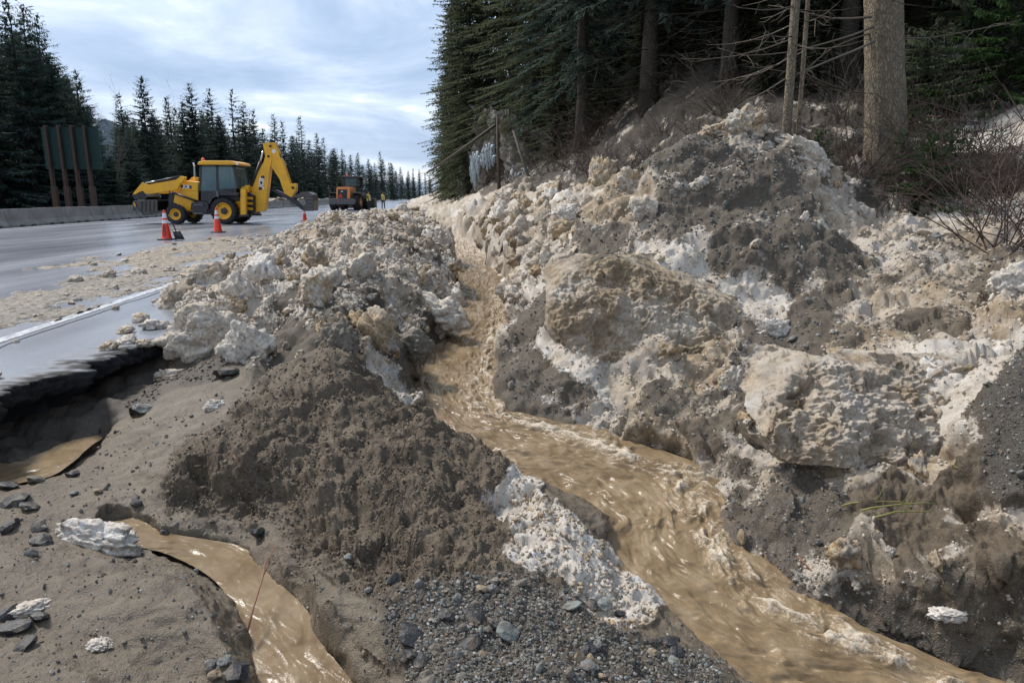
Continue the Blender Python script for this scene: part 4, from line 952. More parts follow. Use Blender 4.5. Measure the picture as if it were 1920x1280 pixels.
p2c = atz(409, 436, 0); cone('orange cone standing in front of the backhoe rear wheel', p2c, 1.03)
p3c = atz(571.5, 411.5, 0); p3c = at(571.5, 412, 38); p3c.z = 0; cone('small distant orange cone below the raised digging bucket', p3c, .85)
sh = empty('shovel', p1c+Vector((.30, .05, 0))); tag(sh, 'black shovel standing with its blade beside the lettered cone', 'shovel')
blade = MB(); nb_ = 7; vs_ = []
for j, (w_, z_) in enumerate(((.15, .0), (.14, .12), (.125, .24), (.11, .27))):
    for i in range(nb_):
        a = (i/(nb_-1)-.5); vs_.append((a*2*w_+.10-.37*z_, -.03+.10*a*a+(.02 if j == 3 else 0), z_+.01))
fs_ = [(j*nb_+i, j*nb_+i+1, (j+1)*nb_+i+1, (j+1)*nb_+i) for j in range(3) for i in range(nb_-1)]
bl = blade.add(vs_, fs_).build('blade', M_BLK, sh, True); sm = bl.modifiers.new('thick', 'SOLIDIFY'); sm.thickness = .012
MB().tube([(.0, -.02, .25), (-.08, .0, .5), (-.21, .03, .78)], .019, 8).build('handle', M_BLK, sh, True)

# ------------------------------------------------------------------ concrete barrier
prof_b = [(-.30, 0), (-.30, .08), (-.15, .30), (-.09, .80), (.09, .80), (.15, .30), (.30, .08), (.30, 0)]
mb = MB(); nS = len(prof_b)
for z0, z1 in ((0.01, 2.48),):
    vs_ = [(x, y, z) for y in (z0, .25, .45, 2.05, 2.25, z1) for x, z in prof_b]; fs_ = []
    for j in range(5):
        for i in range(nS-1): fs_.append((j*nS+i, j*nS+i+1, (j+1)*nS+i+1, (j+1)*nS+i))
        fs_.append((j*nS+nS-1, j*nS, (j+1)*nS, (j+1)*nS+nS-1))
    fs_ += [tuple(range(nS)), tuple(range(6*nS-1, 5*nS-1, -1))]
mb.add(vs_, fs_); bar_me = mb.mesh('concrete_barrier'); bar_me.materials.append(M_CONC)
slot_me = MB().box((.292, 0, .05), (.05, .34, .09)).mesh('drain_slot'); slot_me.materials.append(M_BLK)
ang = math.atan(KR)
random.seed(5)
for k in range(52):
    Y = 18+k*2.5; o = link('concrete_barrier', bar_me); o.location = UY(-19.2+random.uniform(-.03, .03), Y, random.uniform(-.01, .005)); o.rotation_euler = (0, 0, ang+random.uniform(-.006, .006))
    o['label'] = 'weathered grey concrete barrier segment in the row along the far road edge'; o['category'] = 'barrier'; o['group'] = 'concrete barrier segments along the road'
    for y_ in (.8, 1.7): d = link('drain_slot', slot_me, o); d.location.y = y_

# ------------------------------------------------------------------ road sign seen from behind
M_POST = paint('rusty_post', (.060, .036, .024), .8, .5, (.03, .022, .018), 4)
M_SIGN = paint('dark_green_plank', (.030, .100, .095), .5, .25, (.03, .03, .03), 3)
SY = 41.0; so = at(130, 392, SY); SG = empty('road_sign', (so.x, SY, 0)); tag(SG, 'large road sign seen from behind, dark green planks on four brown posts', 'sign')
ztop, zbot = at(130, 238, SY).z, at(130, 317, SY).z; xl, xr = at(80, 280, SY).x-so.x, at(186, 280, SY).x-so.x
npl = 26; hh = (ztop-zbot)/npl
pl = MB().prism([(xl, 0), (xr, 0), (xr, hh*.80), (xl, hh*.80)], .12, .15).prism([(xl, hh*.70), (xr, hh*.70), (xr, hh*.80), (xl, hh*.80)], .0, .12).mesh('plank'); pl.materials.append(M_SIGN)
for k in range(npl): o = link('plank', pl, SG); o.location.z = zbot+k*hh
for px in (91, 115, 139, 163):
    xb = at(px, 280, SY).x-so.x
    MB().box((xb, 0, (ztop+.08)/2), (.15, .24, ztop+.08)).build('post', M_POST, SG, bevel=.01)
    MB().box((xb+.04, -.02, .95), (.31, .22, 1.9)).build('post_sleeve', M_POST, SG, bevel=.01)

# ------------------------------------------------------------------ distant mountain
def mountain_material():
    t = NT('haze_tinted_forest_and_snow'); p = t.pos(); z = t.new('ShaderNodeSeparateXYZ'); t.l.new(p, z.inputs[0])
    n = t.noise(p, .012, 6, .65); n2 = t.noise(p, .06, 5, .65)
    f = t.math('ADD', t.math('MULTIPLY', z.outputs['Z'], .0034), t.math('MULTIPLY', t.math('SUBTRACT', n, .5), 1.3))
    return t.out(t.mix(t.ramp(f, [(.93, 0.0), (1.02, 1.0)]), t.mix(n2, (.030, .052, .075), (.060, .088, .115)), (.75, .77, .80)), .9, None, .1)  # forest colour has the blue of distant haze painted in; no haze volume
mp = []; nx, ny = 130, 70; X0, MYY = -2600, 2300
for j in range(ny):
    for i in range(nx):
        x = -3600+i*24; y = MYY+j*28
        px_ = 960+1280*x/(MYY+300)
        r_ = max(0, 1-abs((y-(MYY+500))/620))
        ridge = np.interp(x, [-3600, -2600, -1950, -1800, -1560, -1340, -1180, -900], [300, 560, 520, 470, 300, 190, 110, 0])
        mp.append((x, y, ridge*r_**.9))
mp = np.array(mp, np.float32); mp[:, 2] += (fbm(mp*.004, 501, 5, .55)*26)*np.clip(mp[:, 2]/160, 0, 1)-8
ii = np.arange(nx*ny).reshape(ny, nx); q = np.stack([ii[:-1, :-1], ii[:-1, 1:], ii[1:, 1:], ii[1:, :-1]], -1).reshape(-1, 4)
tag(link('mountain', fast_mesh('mountain', mp, q), None, mountain_material()), 'forested mountain tinted haze-blue, with snow near its top, far behind the trees', None, None, 'structure')
# ------------------------------------------------------------------ trees
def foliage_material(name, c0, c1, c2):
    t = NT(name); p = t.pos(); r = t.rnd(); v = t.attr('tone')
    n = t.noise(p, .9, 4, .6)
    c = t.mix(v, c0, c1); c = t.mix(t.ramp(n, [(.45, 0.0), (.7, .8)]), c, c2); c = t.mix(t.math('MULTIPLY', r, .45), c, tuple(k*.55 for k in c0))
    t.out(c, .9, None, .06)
    tr = t.new('ShaderNodeBsdfTranslucent'); t.l.new(c, tr.inputs[0]); mx = t.new('ShaderNodeMixShader'); mx.inputs[0].default_value = .38
    t.l.new(t.b.outputs[0], mx.inputs[1]); t.l.new(tr.outputs[0], mx.inputs[2]); t.l.new(mx.outputs[0], t.n['Material Output'].inputs['Surface'])
    return t.m
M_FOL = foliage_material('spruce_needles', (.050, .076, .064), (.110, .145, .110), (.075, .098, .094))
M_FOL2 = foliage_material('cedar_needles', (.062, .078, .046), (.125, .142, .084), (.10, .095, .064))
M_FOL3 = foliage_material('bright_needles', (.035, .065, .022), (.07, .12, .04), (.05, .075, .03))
def bark_material(name, c0, c1, scale=1.0):
    t = NT(name); p = t.obj(); wv = t.new('ShaderNodeTexNoise'); wv.inputs['Scale'].default_value = 5; wv.inputs['Detail'].default_value = 4; t.l.new(p, wv.inputs['Vector'])
    ad = t.new('ShaderNodeVectorMath', operation='MULTIPLY_ADD'); t.l.new(wv.outputs['Color'], ad.inputs[0]); ad.inputs[1].default_value = (.16, .16, .3); t.l.new(p, ad.inputs[2]); q = t.map(ad.outputs[0], (1, 1, .36))
    v = t.vor(q, 26*scale, 'DISTANCE_TO_EDGE'); n = t.noise(q, 30*scale, 5, .7); n2 = t.noise(p, 3, 4, .6)
    e = t.ramp(v, [(.0, 0.0), (.22, 1.0)])
    c = t.mix(e, tuple(k*.78 for k in c0), t.mix(n, c0, c1)); c = t.mix(t.ramp(n2, [(.5, 0.0), (.7, .6)]), c, (.10, .10, .075))
    return t.out(c, .9, t.bump(t.math('ADD', t.math('MULTIPLY', e, .8), t.math('MULTIPLY', n, .9)), .7, .02), .2)
M_BARK = bark_material('conifer_bark', (.17, .135, .095), (.34, .275, .195))
M_BARKD = bark_material('dark_bark', (.055, .047, .038), (.115, .10, .08))
M_TWIG = paint('dead_twig', (.075, .058, .044), .9, .5, (.16, .14, .115), 3)
M_TWIGR = paint('red_twig', (.070, .042, .034), .8, .5, (.055, .045, .036), 6)
M_TWIGG = paint('pale_branch', (.125, .105, .085), .9, .5, (.07, .06, .05), 4)

def crown_mesh(name, H, Rm, base, seed, gap=.34, nb=6, spray=.34, droop=.35, sparse=0.0, shape=.85, tip=.10):
    rnd = random.Random(seed); V = []; F = []; T = []; az = rnd.random()*6.28
    def kite(p, d, L, W, tone, hang):
        b = len(V); n = Vector((d.y, -d.x, 0)); n = n.normalized() if n.length > 1e-4 else Vector((1, 0, 0))
        m = p+d*L*.5+Vector((0, 0, -hang*L*.35)); e = p+d*L+Vector((0, 0, -hang*L))
        tw = Vector((0, 0, rnd.uniform(-.35, .35)*W))
        V.extend([p, m+n*W+tw, e, m-n*W-tw]); F.append((b, b+1, b+2, b+3)); T.append(tone)
    h = base; lean = rnd.uniform(-.02, .02)
    while h < H-.12:
        f = (h-base)/(H-base); L0 = Rm*(max(0, 1-f))**shape*(.55+.45*min(1, (f+.03)/.10))+tip
        k = max(3, int(nb*(1-.35*f)+rnd.uniform(-1, 1)))
        for j in range(k):
            az += 2.4+rnd.uniform(-.5, .5)
            if rnd.random() < sparse: continue
            L = L0*rnd.uniform(.55, 1.18); ca, sa = math.cos(az), math.sin(az); hz = h+rnd.uniform(-.5, .5)*gap
            up = .35*f-.02-droop*(1-f)*.55+rnd.uniform(-.08, .08); tn0 = rnd.uniform(0, .6)
            ns = max(3, int(L/(spray*.33)))
            for i in range(ns):
                s = .10+.90*(i+.5)/ns
                z = hz+L*(up*s-droop*.45*s*s+.22*s*s*s); p = Vector((ca*L*s+lean*h, sa*L*s, z))
                for sg in (-1, 1):
                    a = az+sg*rnd.uniform(.55, 1.15); ll = spray*rnd.uniform(.65, 1.25)*(1.15-.55*s)*min(1.0, .35+L*.5)
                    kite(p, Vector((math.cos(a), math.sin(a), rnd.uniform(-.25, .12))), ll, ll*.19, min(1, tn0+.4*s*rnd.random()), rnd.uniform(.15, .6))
                if rnd.random() < .55: kite(p, Vector((ca*.3, sa*.3, -.8)), spray*rnd.uniform(.5, .9), spray*.16, tn0*.6, .3)
            z = hz+L*(up-droop*.45+.22)
            kite(Vector((ca*L*.93+lean*h, sa*L*.93, z)), Vector((ca, sa, .1)), spray*.8, spray*.16, min(1, tn0+.4), .1)
        h += gap*rnd.uniform(.8, 1.2)*(1-.45*f)
    for j in range(5):
        a = rnd.random()*6.28; kite(Vector((lean*H, 0, H-.25-.1*j)), Vector((math.cos(a)*.35, math.sin(a)*.35, .6)), .35, .05, .5, 0)
    me = fast_mesh(name, np.array([tuple(v) for v in V]), np.array(F), False); attr(me, 'tone', np.array(T), 'FACE'); return me
def trunk_mesh(name, H, r0, seed, dead=0, dbase=.6, dtop=4.0, dlen=2.0, seg=9, stubs=True):
    rnd = random.Random(seed); b = MB(); n = 9
    b.tube([(rnd.uniform(-.04, .04)*(i > 0), rnd.uniform(-.04, .04)*(i > 0), H*i/n-(.35 if i == 0 else 0)) for i in range(n+1)], [r0*(1.25 if i == 0 else 1)*(1-.97*i/n)+.01 for i in range(n+1)], seg)
    for k in range(dead):
        z = rnd.uniform(dbase, dtop); a = rnd.random()*6.28; L = dlen*rnd.uniform(.35, 1.0); d = Vector((math.cos(a), math.sin(a), 0)); pts = []
        cv = rnd.uniform(.1, .55); side = rnd.uniform(-.3, .3)
        for i in range(5):
            s = i/4; pts.append(Vector((0, 0, z))+d*(L*s)+Vector((-d.y, d.x, 0))*(L*side*s*s)+Vector((0, 0, L*(-cv*s+cv*.7*s*s))))
        b.tube(pts, [.016, .013, .010, .007, .003], 3, False)
        for q in range(rnd.randint(1, 4)):
            i = rnd.randint(1, 3); p0 = pts[i]; dd = Vector((d.x+rnd.uniform(-.9, .9), d.y+rnd.uniform(-.9, .9), rnd.uniform(-.7, .1))).normalized()
            l = L*rnd.uniform(.15, .4); b.tube([p0, p0+dd*l*.5+Vector((0, 0, -.04)), p0+dd*l], [.008, .006, .002], 3, False)
    return b.mesh(name, True)
def make_tree(name, label, cat, group, H, Rm, base, seed, fol, bark, r0, dead=0, **kw):
    dk = {k: kw.pop(k) for k in ('dbase', 'dtop', 'dlen') if k in kw}
    root = empty(name); tag(root, label, cat, group)
    cm = crown_mesh('crown', H, Rm, base, seed, **kw); tm = trunk_mesh('trunk', H*.97, r0, seed+1, dead, **dk)
    link('trunk', tm, root, bark); link('crown', cm, root, fol); return root
PROTO = []
LG = 'conifers beyond the barrier on the left'
for k, (H, Rm, gap, sp, nb) in enumerate(((14, 3.0, .34, .0, 8), (14, 2.5, .36, .04, 7), (14, 2.1, .38, .14, 7), (14, 3.4, .34, .0, 9), (14, 2.2, .44, .28, 6))):
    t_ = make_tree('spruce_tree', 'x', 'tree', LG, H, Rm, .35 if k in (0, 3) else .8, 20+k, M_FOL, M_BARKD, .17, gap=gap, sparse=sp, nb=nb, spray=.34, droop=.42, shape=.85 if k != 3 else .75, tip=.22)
    PROTO.append(t_)
used_p = set()
def plant(k, X, Y, z, H, rz, label, protos=PROTO, used=used_p, H0=14.0, group=None, wide=1.0):
    key = (id(protos), k)
    o = protos[k] if key not in used else copy_tree(protos[k]); used.add(key)
    s = H/H0; o.location = (X, Y, z); o.rotation_euler = (0, 0, rz); o.scale = (s*wide, s*wide, s); o['label'] = label
    if group: o['group'] = group
    return o
random.seed(11)
TOPS = [(-60, -40, 46, 0), (12, -12, 48, 1), (40, 8, 50, 0), (64, 28, 52, 1), (92, 105, 52, 0), (118, 140, 56, 3), (139, 132, 54, 1), (160, 250, 60, 2), (224, 176, 72, 2), (240, 235, 66, 1), (262, 142, 70, 0), (290, 215, 76, 3), (314, 180, 84, 2), (340, 190, 80, 0), (356, 156, 80, 1), (374, 205, 88, 2), (393, 166, 86, 1), (412, 215, 84, 3),
        (431, 166, 92, 4), (455, 190, 96, 1), (474, 205, 100, 2), (492, 240, 98, 0), (512, 214, 112, 1), (528, 226, 110, 2), (545, 255, 116, 0), (563, 218, 122, 2), (578, 262, 128, 0), (592, 250, 134, 1), (607, 258, 140, 2), (622, 282, 150, 0), (640, 280, 160, 1), (656, 290, 172, 0), (672, 286, 182, 2),
        (690, 298, 196, 0), (702, 305, 205, 1), (713, 284, 215, 2), (735, 306, 240, 0), (750, 313, 262, 1), (765, 320, 290, 0), (774, 316, 310, 2), (786, 332, 330, 1), (797, 324, 350, 2), (806, 336, 380, 0)]
def left_label(px, big, k):
    kind = ('broad dark spruce', 'dark spruce', 'slim spruce', 'broad bushy spruce', 'thin sparse spruce')[k]
    return kind
NEAR = ['behind the left end of the barrier', 'behind the big road sign', 'between the road sign and the yellow backhoe', 'behind the backhoe loader bucket', 'behind the backhoe cab', 'behind the raised digging arm', 'between the digging arm and the wheel loader', 'behind the orange wheel loader', 'to the right of the wheel loader', 'at the far end of the road']
BND = [75, 190, 250, 330, 440, 560, 615, 670, 740, 2000]
ORD = {}
for px, py, Y, k in TOPS:
    p = at(px, py, Y); b_ = [i for i, v in enumerate(BND) if px <= v][0]; kind = left_label(px, py, k)
    ORD.setdefault((kind, NEAR[b_]), []).append((px, p, Y, k))
WORDS = ['leftmost', 'second from left', 'third from left', 'fourth from left', 'fifth from left', 'sixth from left']
for (kind, where), L in ORD.items():
    for i, (px, p, Y, k) in enumerate(sorted(L, key=lambda q: q[0])):
        lab = f'{kind} {where}' if len(L) == 1 else f'{kind} {where}, {WORDS[i]}'
        plant(k, p.x, Y, 0, p.z+.05, random.random()*6.28, lab, wide=random.uniform(1.1, 1.35))
# fill behind: shorter trees that close the wall of the wood, only their tips told apart
for i in range(120):
    px = -90+i*7.5+random.uniform(-4, 4); Y = float(np.interp(px, [-90, 260, 480, 660, 800], [54, 82, 118, 200, 390]))*random.uniform(1.04, 1.3)
    top = float(np.interp(px, [-90, 60, 200, 330, 480, 650, 800], [40, 85, 225, 215, 245, 302, 340]))+random.uniform(-22, 26)
    if 166 < px < 214: top = random.uniform(290, 310)
    p = at(px, top, Y); k = random.choice([0, 0, 1, 3, 3, 2])
    plant(k, p.x, Y, 0, p.z, random.random()*6.28, 'dark spruce half hidden in the wall of trees beyond the barrier', group='half hidden spruces behind the front row', wide=random.uniform(1.15, 1.5))
for i in range(46):                     # low skirts along the verge
    px = -60+i*15.5+random.uniform(-6, 6); Y = float(np.interp(px, [-60, 260, 480, 660], [43, 64, 92, 150]))*random.uniform(.92, 1.05)
    x = at(px, 390, Y).x; plant(random.choice([0, 3]), x, Y, 0, random.uniform(2.2, 5.0), random.random()*6.28, 'small bushy young spruce at the foot of the wood', group='young spruces along the verge', wide=1.7)
# bare birches among them
def bare_tree_mesh(name, H, seed, r0=.05, levels=3, spread=.55):
    rnd = random.Random(seed); b = MB()
    def grow(p, d, L, r, lv):
        pts = [p]; q = p.copy(); dd = d.copy(); n = 4
        for i in range(n):
            dd = (dd+Vector((rnd.uniform(-.16, .16), rnd.uniform(-.16, .16), rnd.uniform(-.03, .12)))).normalized(); q = q+dd*L/n; pts.append(q.copy())
        b.tube(pts, [r*(1-.75*i/n) for i in range(n+1)], 4 if lv > 1 else 3, False)
        if lv > 0:
            for k in range(rnd.randint(3, 6)):
                i = rnd.randint(1, n); nd = (dd+Vector((rnd.uniform(-1, 1), rnd.uniform(-1, 1), rnd.uniform(-.2, .7)))*spread*1.3).normalized()
                grow(pts[i], nd, L*rnd.uniform(.35, .6), r*.5*(1-.5*i/n)+.002, lv-1)
    grow(Vector((0, 0, 0)), Vector((0, 0, 1)), H, r0, levels); return b.mesh(name, True)
for px, py, Y in ((196, 185, 66), (333, 165, 82), (316, 172, 83), (205, 225, 62), (640, 330, 150)):
    p = at(px, py, Y); o = empty('bare_tree', (p.x, Y, 0)); tag(o, f'thin bare grey tree rising between the spruces {"near the road sign" if px < 210 else ("left of the backhoe exhaust" if px < 320 else ("above the backhoe cab" if px < 600 else "beside the wheel loader"))}{", taller one" if px == 196 else (", shorter one" if px == 205 else "")}', 'tree')
    me = bare_tree_mesh('trunk', p.z*.75, int(px), .07); link('trunk', me, o, M_TWIGG)

# ------------------------------------------------------------------ forest on the right
def surf_z(X, Y): return float(base_height(np.array([X], float), np.array([Y], float))[0])
RP = []
RG = 'tall conifers on the right hillside'
for k, (H, Rm, base, sp, dead, fol, shp, nb) in enumerate(((20, 2.9, 1.9, .05, 90, M_FOL, .6, 7), (20, 3.1, 1.2, .0, 70, M_FOL2, .55, 8), (20, 2.5, 3.2, .12, 130, M_FOL, .6, 6), (20, 3.0, .4, .12, 20, M_FOL2, .6, 8))):
    RP.append(make_tree('conifer_tree', 'x', 'tree', RG, H, Rm, base, 60+k, fol, M_BARKD if k != 1 else M_BARK, .26, dead, gap=.40, sparse=sp, nb=nb, spray=.33, droop=.75, shape=shp, dbase=.4, dtop=base+3.5, dlen=2.6))
used_r = set()
random.seed(23)
CW = ['far left tip of the wood', 'second along the skyline', 'tall one behind the leaning pole', 'tall one above the ice column', 'tall one above the wide ice patch', 'set back above the ice', 'tall one above the upright pole', 'right of the upright pole', 'above the broken stem', 'above the small ice sheet', 'small one far along the road', 'smaller one farther along the road', 'tiny one farther still along the road', 'farthest along the road']
EDGE_T = [(836, 62, 3), (850, 55, 3), (858, 70, 3), (868, 48, 1), (884, 44, 3), (896, 52, 1), (915, 46, 3), (940, 43, 1), (968, 40, 3), (1000, 37, 1), (846, 82, 3), (842, 100, 3), (836, 125, 3), (832, 150, 3)]
for i, (px, Y, k) in enumerate(EDGE_T):
    x = at(px, 300, Y).x; z = surf_z(x, Y); H = random.uniform(15, 21) if px > 845 else random.uniform(7, 11)
    plant(k, x, Y, z-.2, H, random.random()*6.28, f'olive conifer on the cliff edge, {CW[i]}', RP, used_r, 20.0, 'conifers crowding the cliff edge', wide=random.uniform(1.0, 1.25))
INNER = [(1090, 24, 2, 'slender'), (1215, 22, 2, 'straight'), (1050, 30, 0, 'x'), (1140, 31, 1, 'x'), (1020, 33, 1, 'x'), (1180, 28, 0, 'x'), (1260, 27, 1, 'x'), (1320, 24, 0, 'x'), (1360, 19.5, 2, 'x'), (1300, 31, 0, 'x'), (1410, 26, 1, 'x'), (1440, 20.5, 2, 'x'), (1530, 22, 0, 'x'), (1575, 17.5, 2, 'x'), (1620, 24, 1, 'x'), (1700, 19, 0, 'x'), (1750, 24, 1, 'x'), (1800, 18.5, 2, 'x'), (1870, 20, 1, 'x'), (1930, 17, 0, 'x'), (1980, 22, 1, 'x'), (1230, 36, 1, 'x'), (1100, 40, 1, 'x'), (1380, 33, 1, 'x'), (1500, 32, 0, 'x'), (1650, 31, 1, 'x'), (1820, 29, 1, 'x'), (2080, 18, 1, 'x'), (1950, 28, 0, 'x'), (1060, 50, 1, 'x'), (1170, 48, 3, 'x')]
cnt_ = {}; rank_ = {}; DW = ['nearest', 'second nearest', 'third nearest', 'fourth nearest', 'fifth nearest', 'sixth nearest', 'farthest']
for lo_, hi_ in ((0, 1110), (1110, 1270), (1270, 1450), (1450, 1630), (1630, 1790), (1790, 9999)):
    for r_, it in enumerate(sorted([t for t in INNER if lo_ <= t[0] < hi_ and t[3] == 'x'], key=lambda t: t[1])): rank_[(it[0], it[1])] = r_
for i, (px, Y, k, nm) in enumerate(INNER):
    x = at(px, 250, Y).x; z = surf_z(x, Y)
    lab = {'slender': 'conifer with slim bare lower trunk, left one in the right-hand wood', 'straight': 'conifer with straight bare lower trunk at the middle of the wood'}.get(nm, None)
    if lab is None:
        zn = 'above the rock face' if px < 1110 else 'behind the left shoulder of the snow mound' if px < 1270 else 'behind the snow mound top' if px < 1450 else 'just left of the big trunk' if px < 1630 else 'just right of the big trunk' if px < 1790 else 'at the upper right edge'
        cnt_[zn] = cnt_.get(zn, 0)+1; lab = f'dark conifer with dead branches {zn}, ' + DW[min(rank_[(px, Y)], 6)]
    plant(k, x, Y, z-.1, random.uniform(17, 23), random.random()*6.28, lab, RP, used_r, 20.0, None if nm != 'x' else 'dark conifers deep in the wood', wide=random.uniform(.9, 1.15))
for i in range(60):                     # farther ranks up the slope
    u = random.uniform(9, 60); Y = random.uniform(26, 75); x = u-KR*Y; z = surf_z(x, Y)
    plant(random.choice([0, 1, 3, 3]), x, Y, z-.2, random.uniform(14, 22), random.random()*6.28, 'dark conifer deep in the right-hand wood, far up the slope', RP, used_r, 20.0, 'conifers up the slope', wide=1.15)
YNG = [(1040, 27, 5.0), (1075, 29, 6.5), (1120, 26, 4.5), (1150, 29, 6), (1195, 25, 4.2), (1245, 24, 4.5), (1290, 22, 3.6), (1335, 21, 4.0), (1385, 20, 3.5), (1425, 18.5, 3.0), (1515, 17.5, 3.2), (1560, 20, 4.2), (1610, 19, 3.6), (1715, 17, 3.4), (1765, 18.5, 4.0), (1835, 16.5, 3.2), (1905, 15.5, 3.4), (1010, 31, 5.5)]
for i, (px, Y, H) in enumerate(YNG):
    x = at(px, 300, Y).x; zn = 'above the rock face' if px < 1085 else 'behind the left shoulder of the mound' if px < 1220 else 'behind the mound' if px < 1450 else 'between slim trunks and big trunk' if px < 1660 else 'right of the big trunk'
    rk = sorted([q[0] for q in YNG if ('above the rock face' if q[0] < 1085 else 'behind the left shoulder of the mound' if q[0] < 1220 else 'behind the mound' if q[0] < 1450 else 'between slim trunks and big trunk' if q[0] < 1660 else 'right of the big trunk') == zn]).index(px)
    o = plant(3, x, Y, surf_z(x, Y)-.1, H, random.random()*6.28, f'short leafy fir {zn}, {WORDS[rk]}', RP, used_r, 20.0, 'short firs at the front of the wood', wide=1.5); o.name = 'young_fir'
# the big trunk at the right
TB = at(1662, 318, 12.0); big_t = empty('big_conifer', TB); tag(big_t, 'thick grey-brown conifer trunk with scaly bark above the right snow bank', 'tree')
nz, na = 120, 64; vs_ = []; tt_ = at(1657, 0, 12.0); LEAN = (tt_.x-TB.x)/(tt_.z-TB.z)
for j in range(nz):
    z = -.5+11.5*j/(nz-1)
    for i in range(na):
        a = 2*math.pi*i/na; r_ = .315*(1-.035*max(z, 0))+.10*math.exp(-max(z+.1, 0)*2.6)*(1+.5*math.cos(a*5+1))
        vs_.append((r_*math.cos(a)+LEAN*z, r_*math.sin(a), z))
vs_ = np.array(vs_, np.float32); g_, gap_, _ = worley(vs_*np.array([19, 19, 7], np.float32)+fbm(vs_*4, 73, 2)[:, None]*.6, 71, True)
dirn = vs_*np.array([1, 1, 0], np.float32); dirn /= np.linalg.norm(dirn, axis=1, keepdims=True)
vs_ = vs_+dirn*((sstep(0, .35, gap_)-.6)*.012+g_*.010+fbm(vs_*np.array([3, 3, 1.4], np.float32), 72, 3)*.012)[:, None]
ii = np.arange(nz*na).reshape(nz, na); i2 = np.roll(ii, -1, 1); q = np.stack([ii[:-1], i2[:-1], i2[1:], ii[1:]], -1).reshape(-1, 4)
link('trunk', fast_mesh('trunk', vs_, q), big_t, M_BARK)
def limb(name, parent, pts, Y, r0, mat, seg=6, dY=0.0):
    P_ = [at(a, b, Y+dY*i/(len(pts)-1))-parent.location for i, (a, b) in enumerate(pts)]
    P2 = []
    for i in range(len(P_)-1):
        for f in (0, .5): P2.append(P_[i].lerp(P_[i+1], f)+Vector((random.uniform(-.01, .01), random.uniform(-.03, .03), random.uniform(-.015, .015)))*(f > 0))
    P2.append(P_[-1]); n_ = len(P2)
    b = MB().tube(P2, [r0*(1-.8*i/(n_-1)) for i in range(n_)], seg)
    for i in range(2, n_-1):
        for _ in range(2):
            d = Vector((random.uniform(-1, 1), random.uniform(-1, 1), random.uniform(-.8, .3))).normalized(); l = random.uniform(.1, .4)
            b.tube([P2[i], P2[i]+d*l*.6, P2[i]+d*l+Vector((0, 0, -.05))], [.007, .005, .002], 3, False)
    return b.build(name, mat, parent, True)
limb('dead_branch', big_t, [(1640, 78), (1560, 112), (1470, 150), (1400, 190), (1352, 222)], 11.8, .022, M_TWIGG, dY=-.6)
limb('dead_branch', big_t, [(1640, 50), (1560, 78), (1480, 98), (1400, 104), (1345, 90)], 11.8, .018, M_TWIGG, dY=.4)
limb('dead_branch', big_t, [(1635, 32), (1560, 35), (1500, 22), (1440, 10)], 11.8, .02, M_TWIGG, dY=.8)
limb('dead_branch', big_t, [(1670, 70), (1740, 72), (1800, 62), (1860, 50), (1915, 38)], 11.9, .014, M_TWIGG, dY=-.5)
limb('dead_branch', big_t, [(1640, 60), (1560, 90), (1500, 140), (1440, 130), (1390, 112)], 11.9, .014, M_TWIG, dY=1.0)
rc_ = crown_mesh('crown', 12.5, 3.2, 0.0, 99, gap=.42, nb=6, spray=.45, droop=.7, shape=.6); cr_o = link('crown', rc_, big_t, M_FOL); cr_o.location = (LEAN*8.5, 0, 8.5)
# slim bare pair left of it
for px, nm, r_ in ((1478, 'left of the slim pair of trunks', .068), (1500, 'thinner right one of the slim pair of trunks', .034)):
    p = at(px-4, 250, 11.5); o = empty('slim_conifer', p); tag(o, f'grey bare conifer trunk, {nm}', 'tree')
    MB().tube([(0, 0, -1.2), (-.0, 0, 0.5), (-.02, 0, 2.5), (-.03, 0, 6), (-.05, 0, 10)], [r_*1.15, r_*1.05, r_, r_*.85, r_*.5], 12).build('trunk', M_BARK, o, True)
    tm = trunk_mesh('dead_branches', .5, .01, int(px), 26, .8, 5.5, 2.2); link('dead_branches', tm, o, M_TWIG)
    cm = crown_mesh('crown', 7, 1.7, 0, int(px)+1, gap=.4, nb=5, spray=.42, droop=.6); c_ = link('crown', cm, o, M_FOL); c_.location = (.2, 0, 5.5)
# rock face of the road cut
def rock_face_material():
    t = NT('rock_face'); p = t.pos(); n = t.noise(p, .9, 6, .65); n2 = t.noise(p, 5, 5, .65); n3 = t.noise(t.map(p, (1, 1, .35)), 1.4, 5, .6)
    c = t.ramp(n2, [(.3, (.055, .048, .042)), (.5, (.125, .112, .098)), (.7, (.22, .20, .18))])
    c = t.mix(t.ramp(n, [(.5, 0.0), (.64, .8)]), c, (.10, .085, .045)); c = t.mix(t.ramp(n3, [(.60, 0.0), (.68, .9)]), c, (.62, .66, .70))
    return t.out(c, .8, t.bump(n2, .8, .1), .3)
ct = np.array([(24, 2.9, 2.2), (28, 1.75, 3.1), (33, .2, 4.6), (38, -1.8, 5.4), (46, -3.0, 6.4), (57, -4.3, 7.2), (75, -6.5, 7.5), (110, -10.2, 8)]); nl, nh = 420, 90
yl_ = np.linspace(23, 108, nl); lx = np.interp(yl_, ct[:, 0], ct[:, 1]); lz = np.interp(yl_, ct[:, 0], ct[:, 2]); ft = np.linspace(-.12, 1.1, nh)
rp = np.stack([lx[:, None]+np.clip(ft, 0, 2)[None]*(.55+.04*lz[:, None]), np.repeat(yl_[:, None], nh, 1), .4+ft[None]*(lz[:, None]-.4)], -1).reshape(-1, 3).astype(np.float32)
a_, g_, _ = worley(rp/np.array([1.6, 1.6, 2.6], np.float32), 91, True); b_, g2_, _ = worley(rp/np.array([.55, .55, .9], np.float32), 92, True)
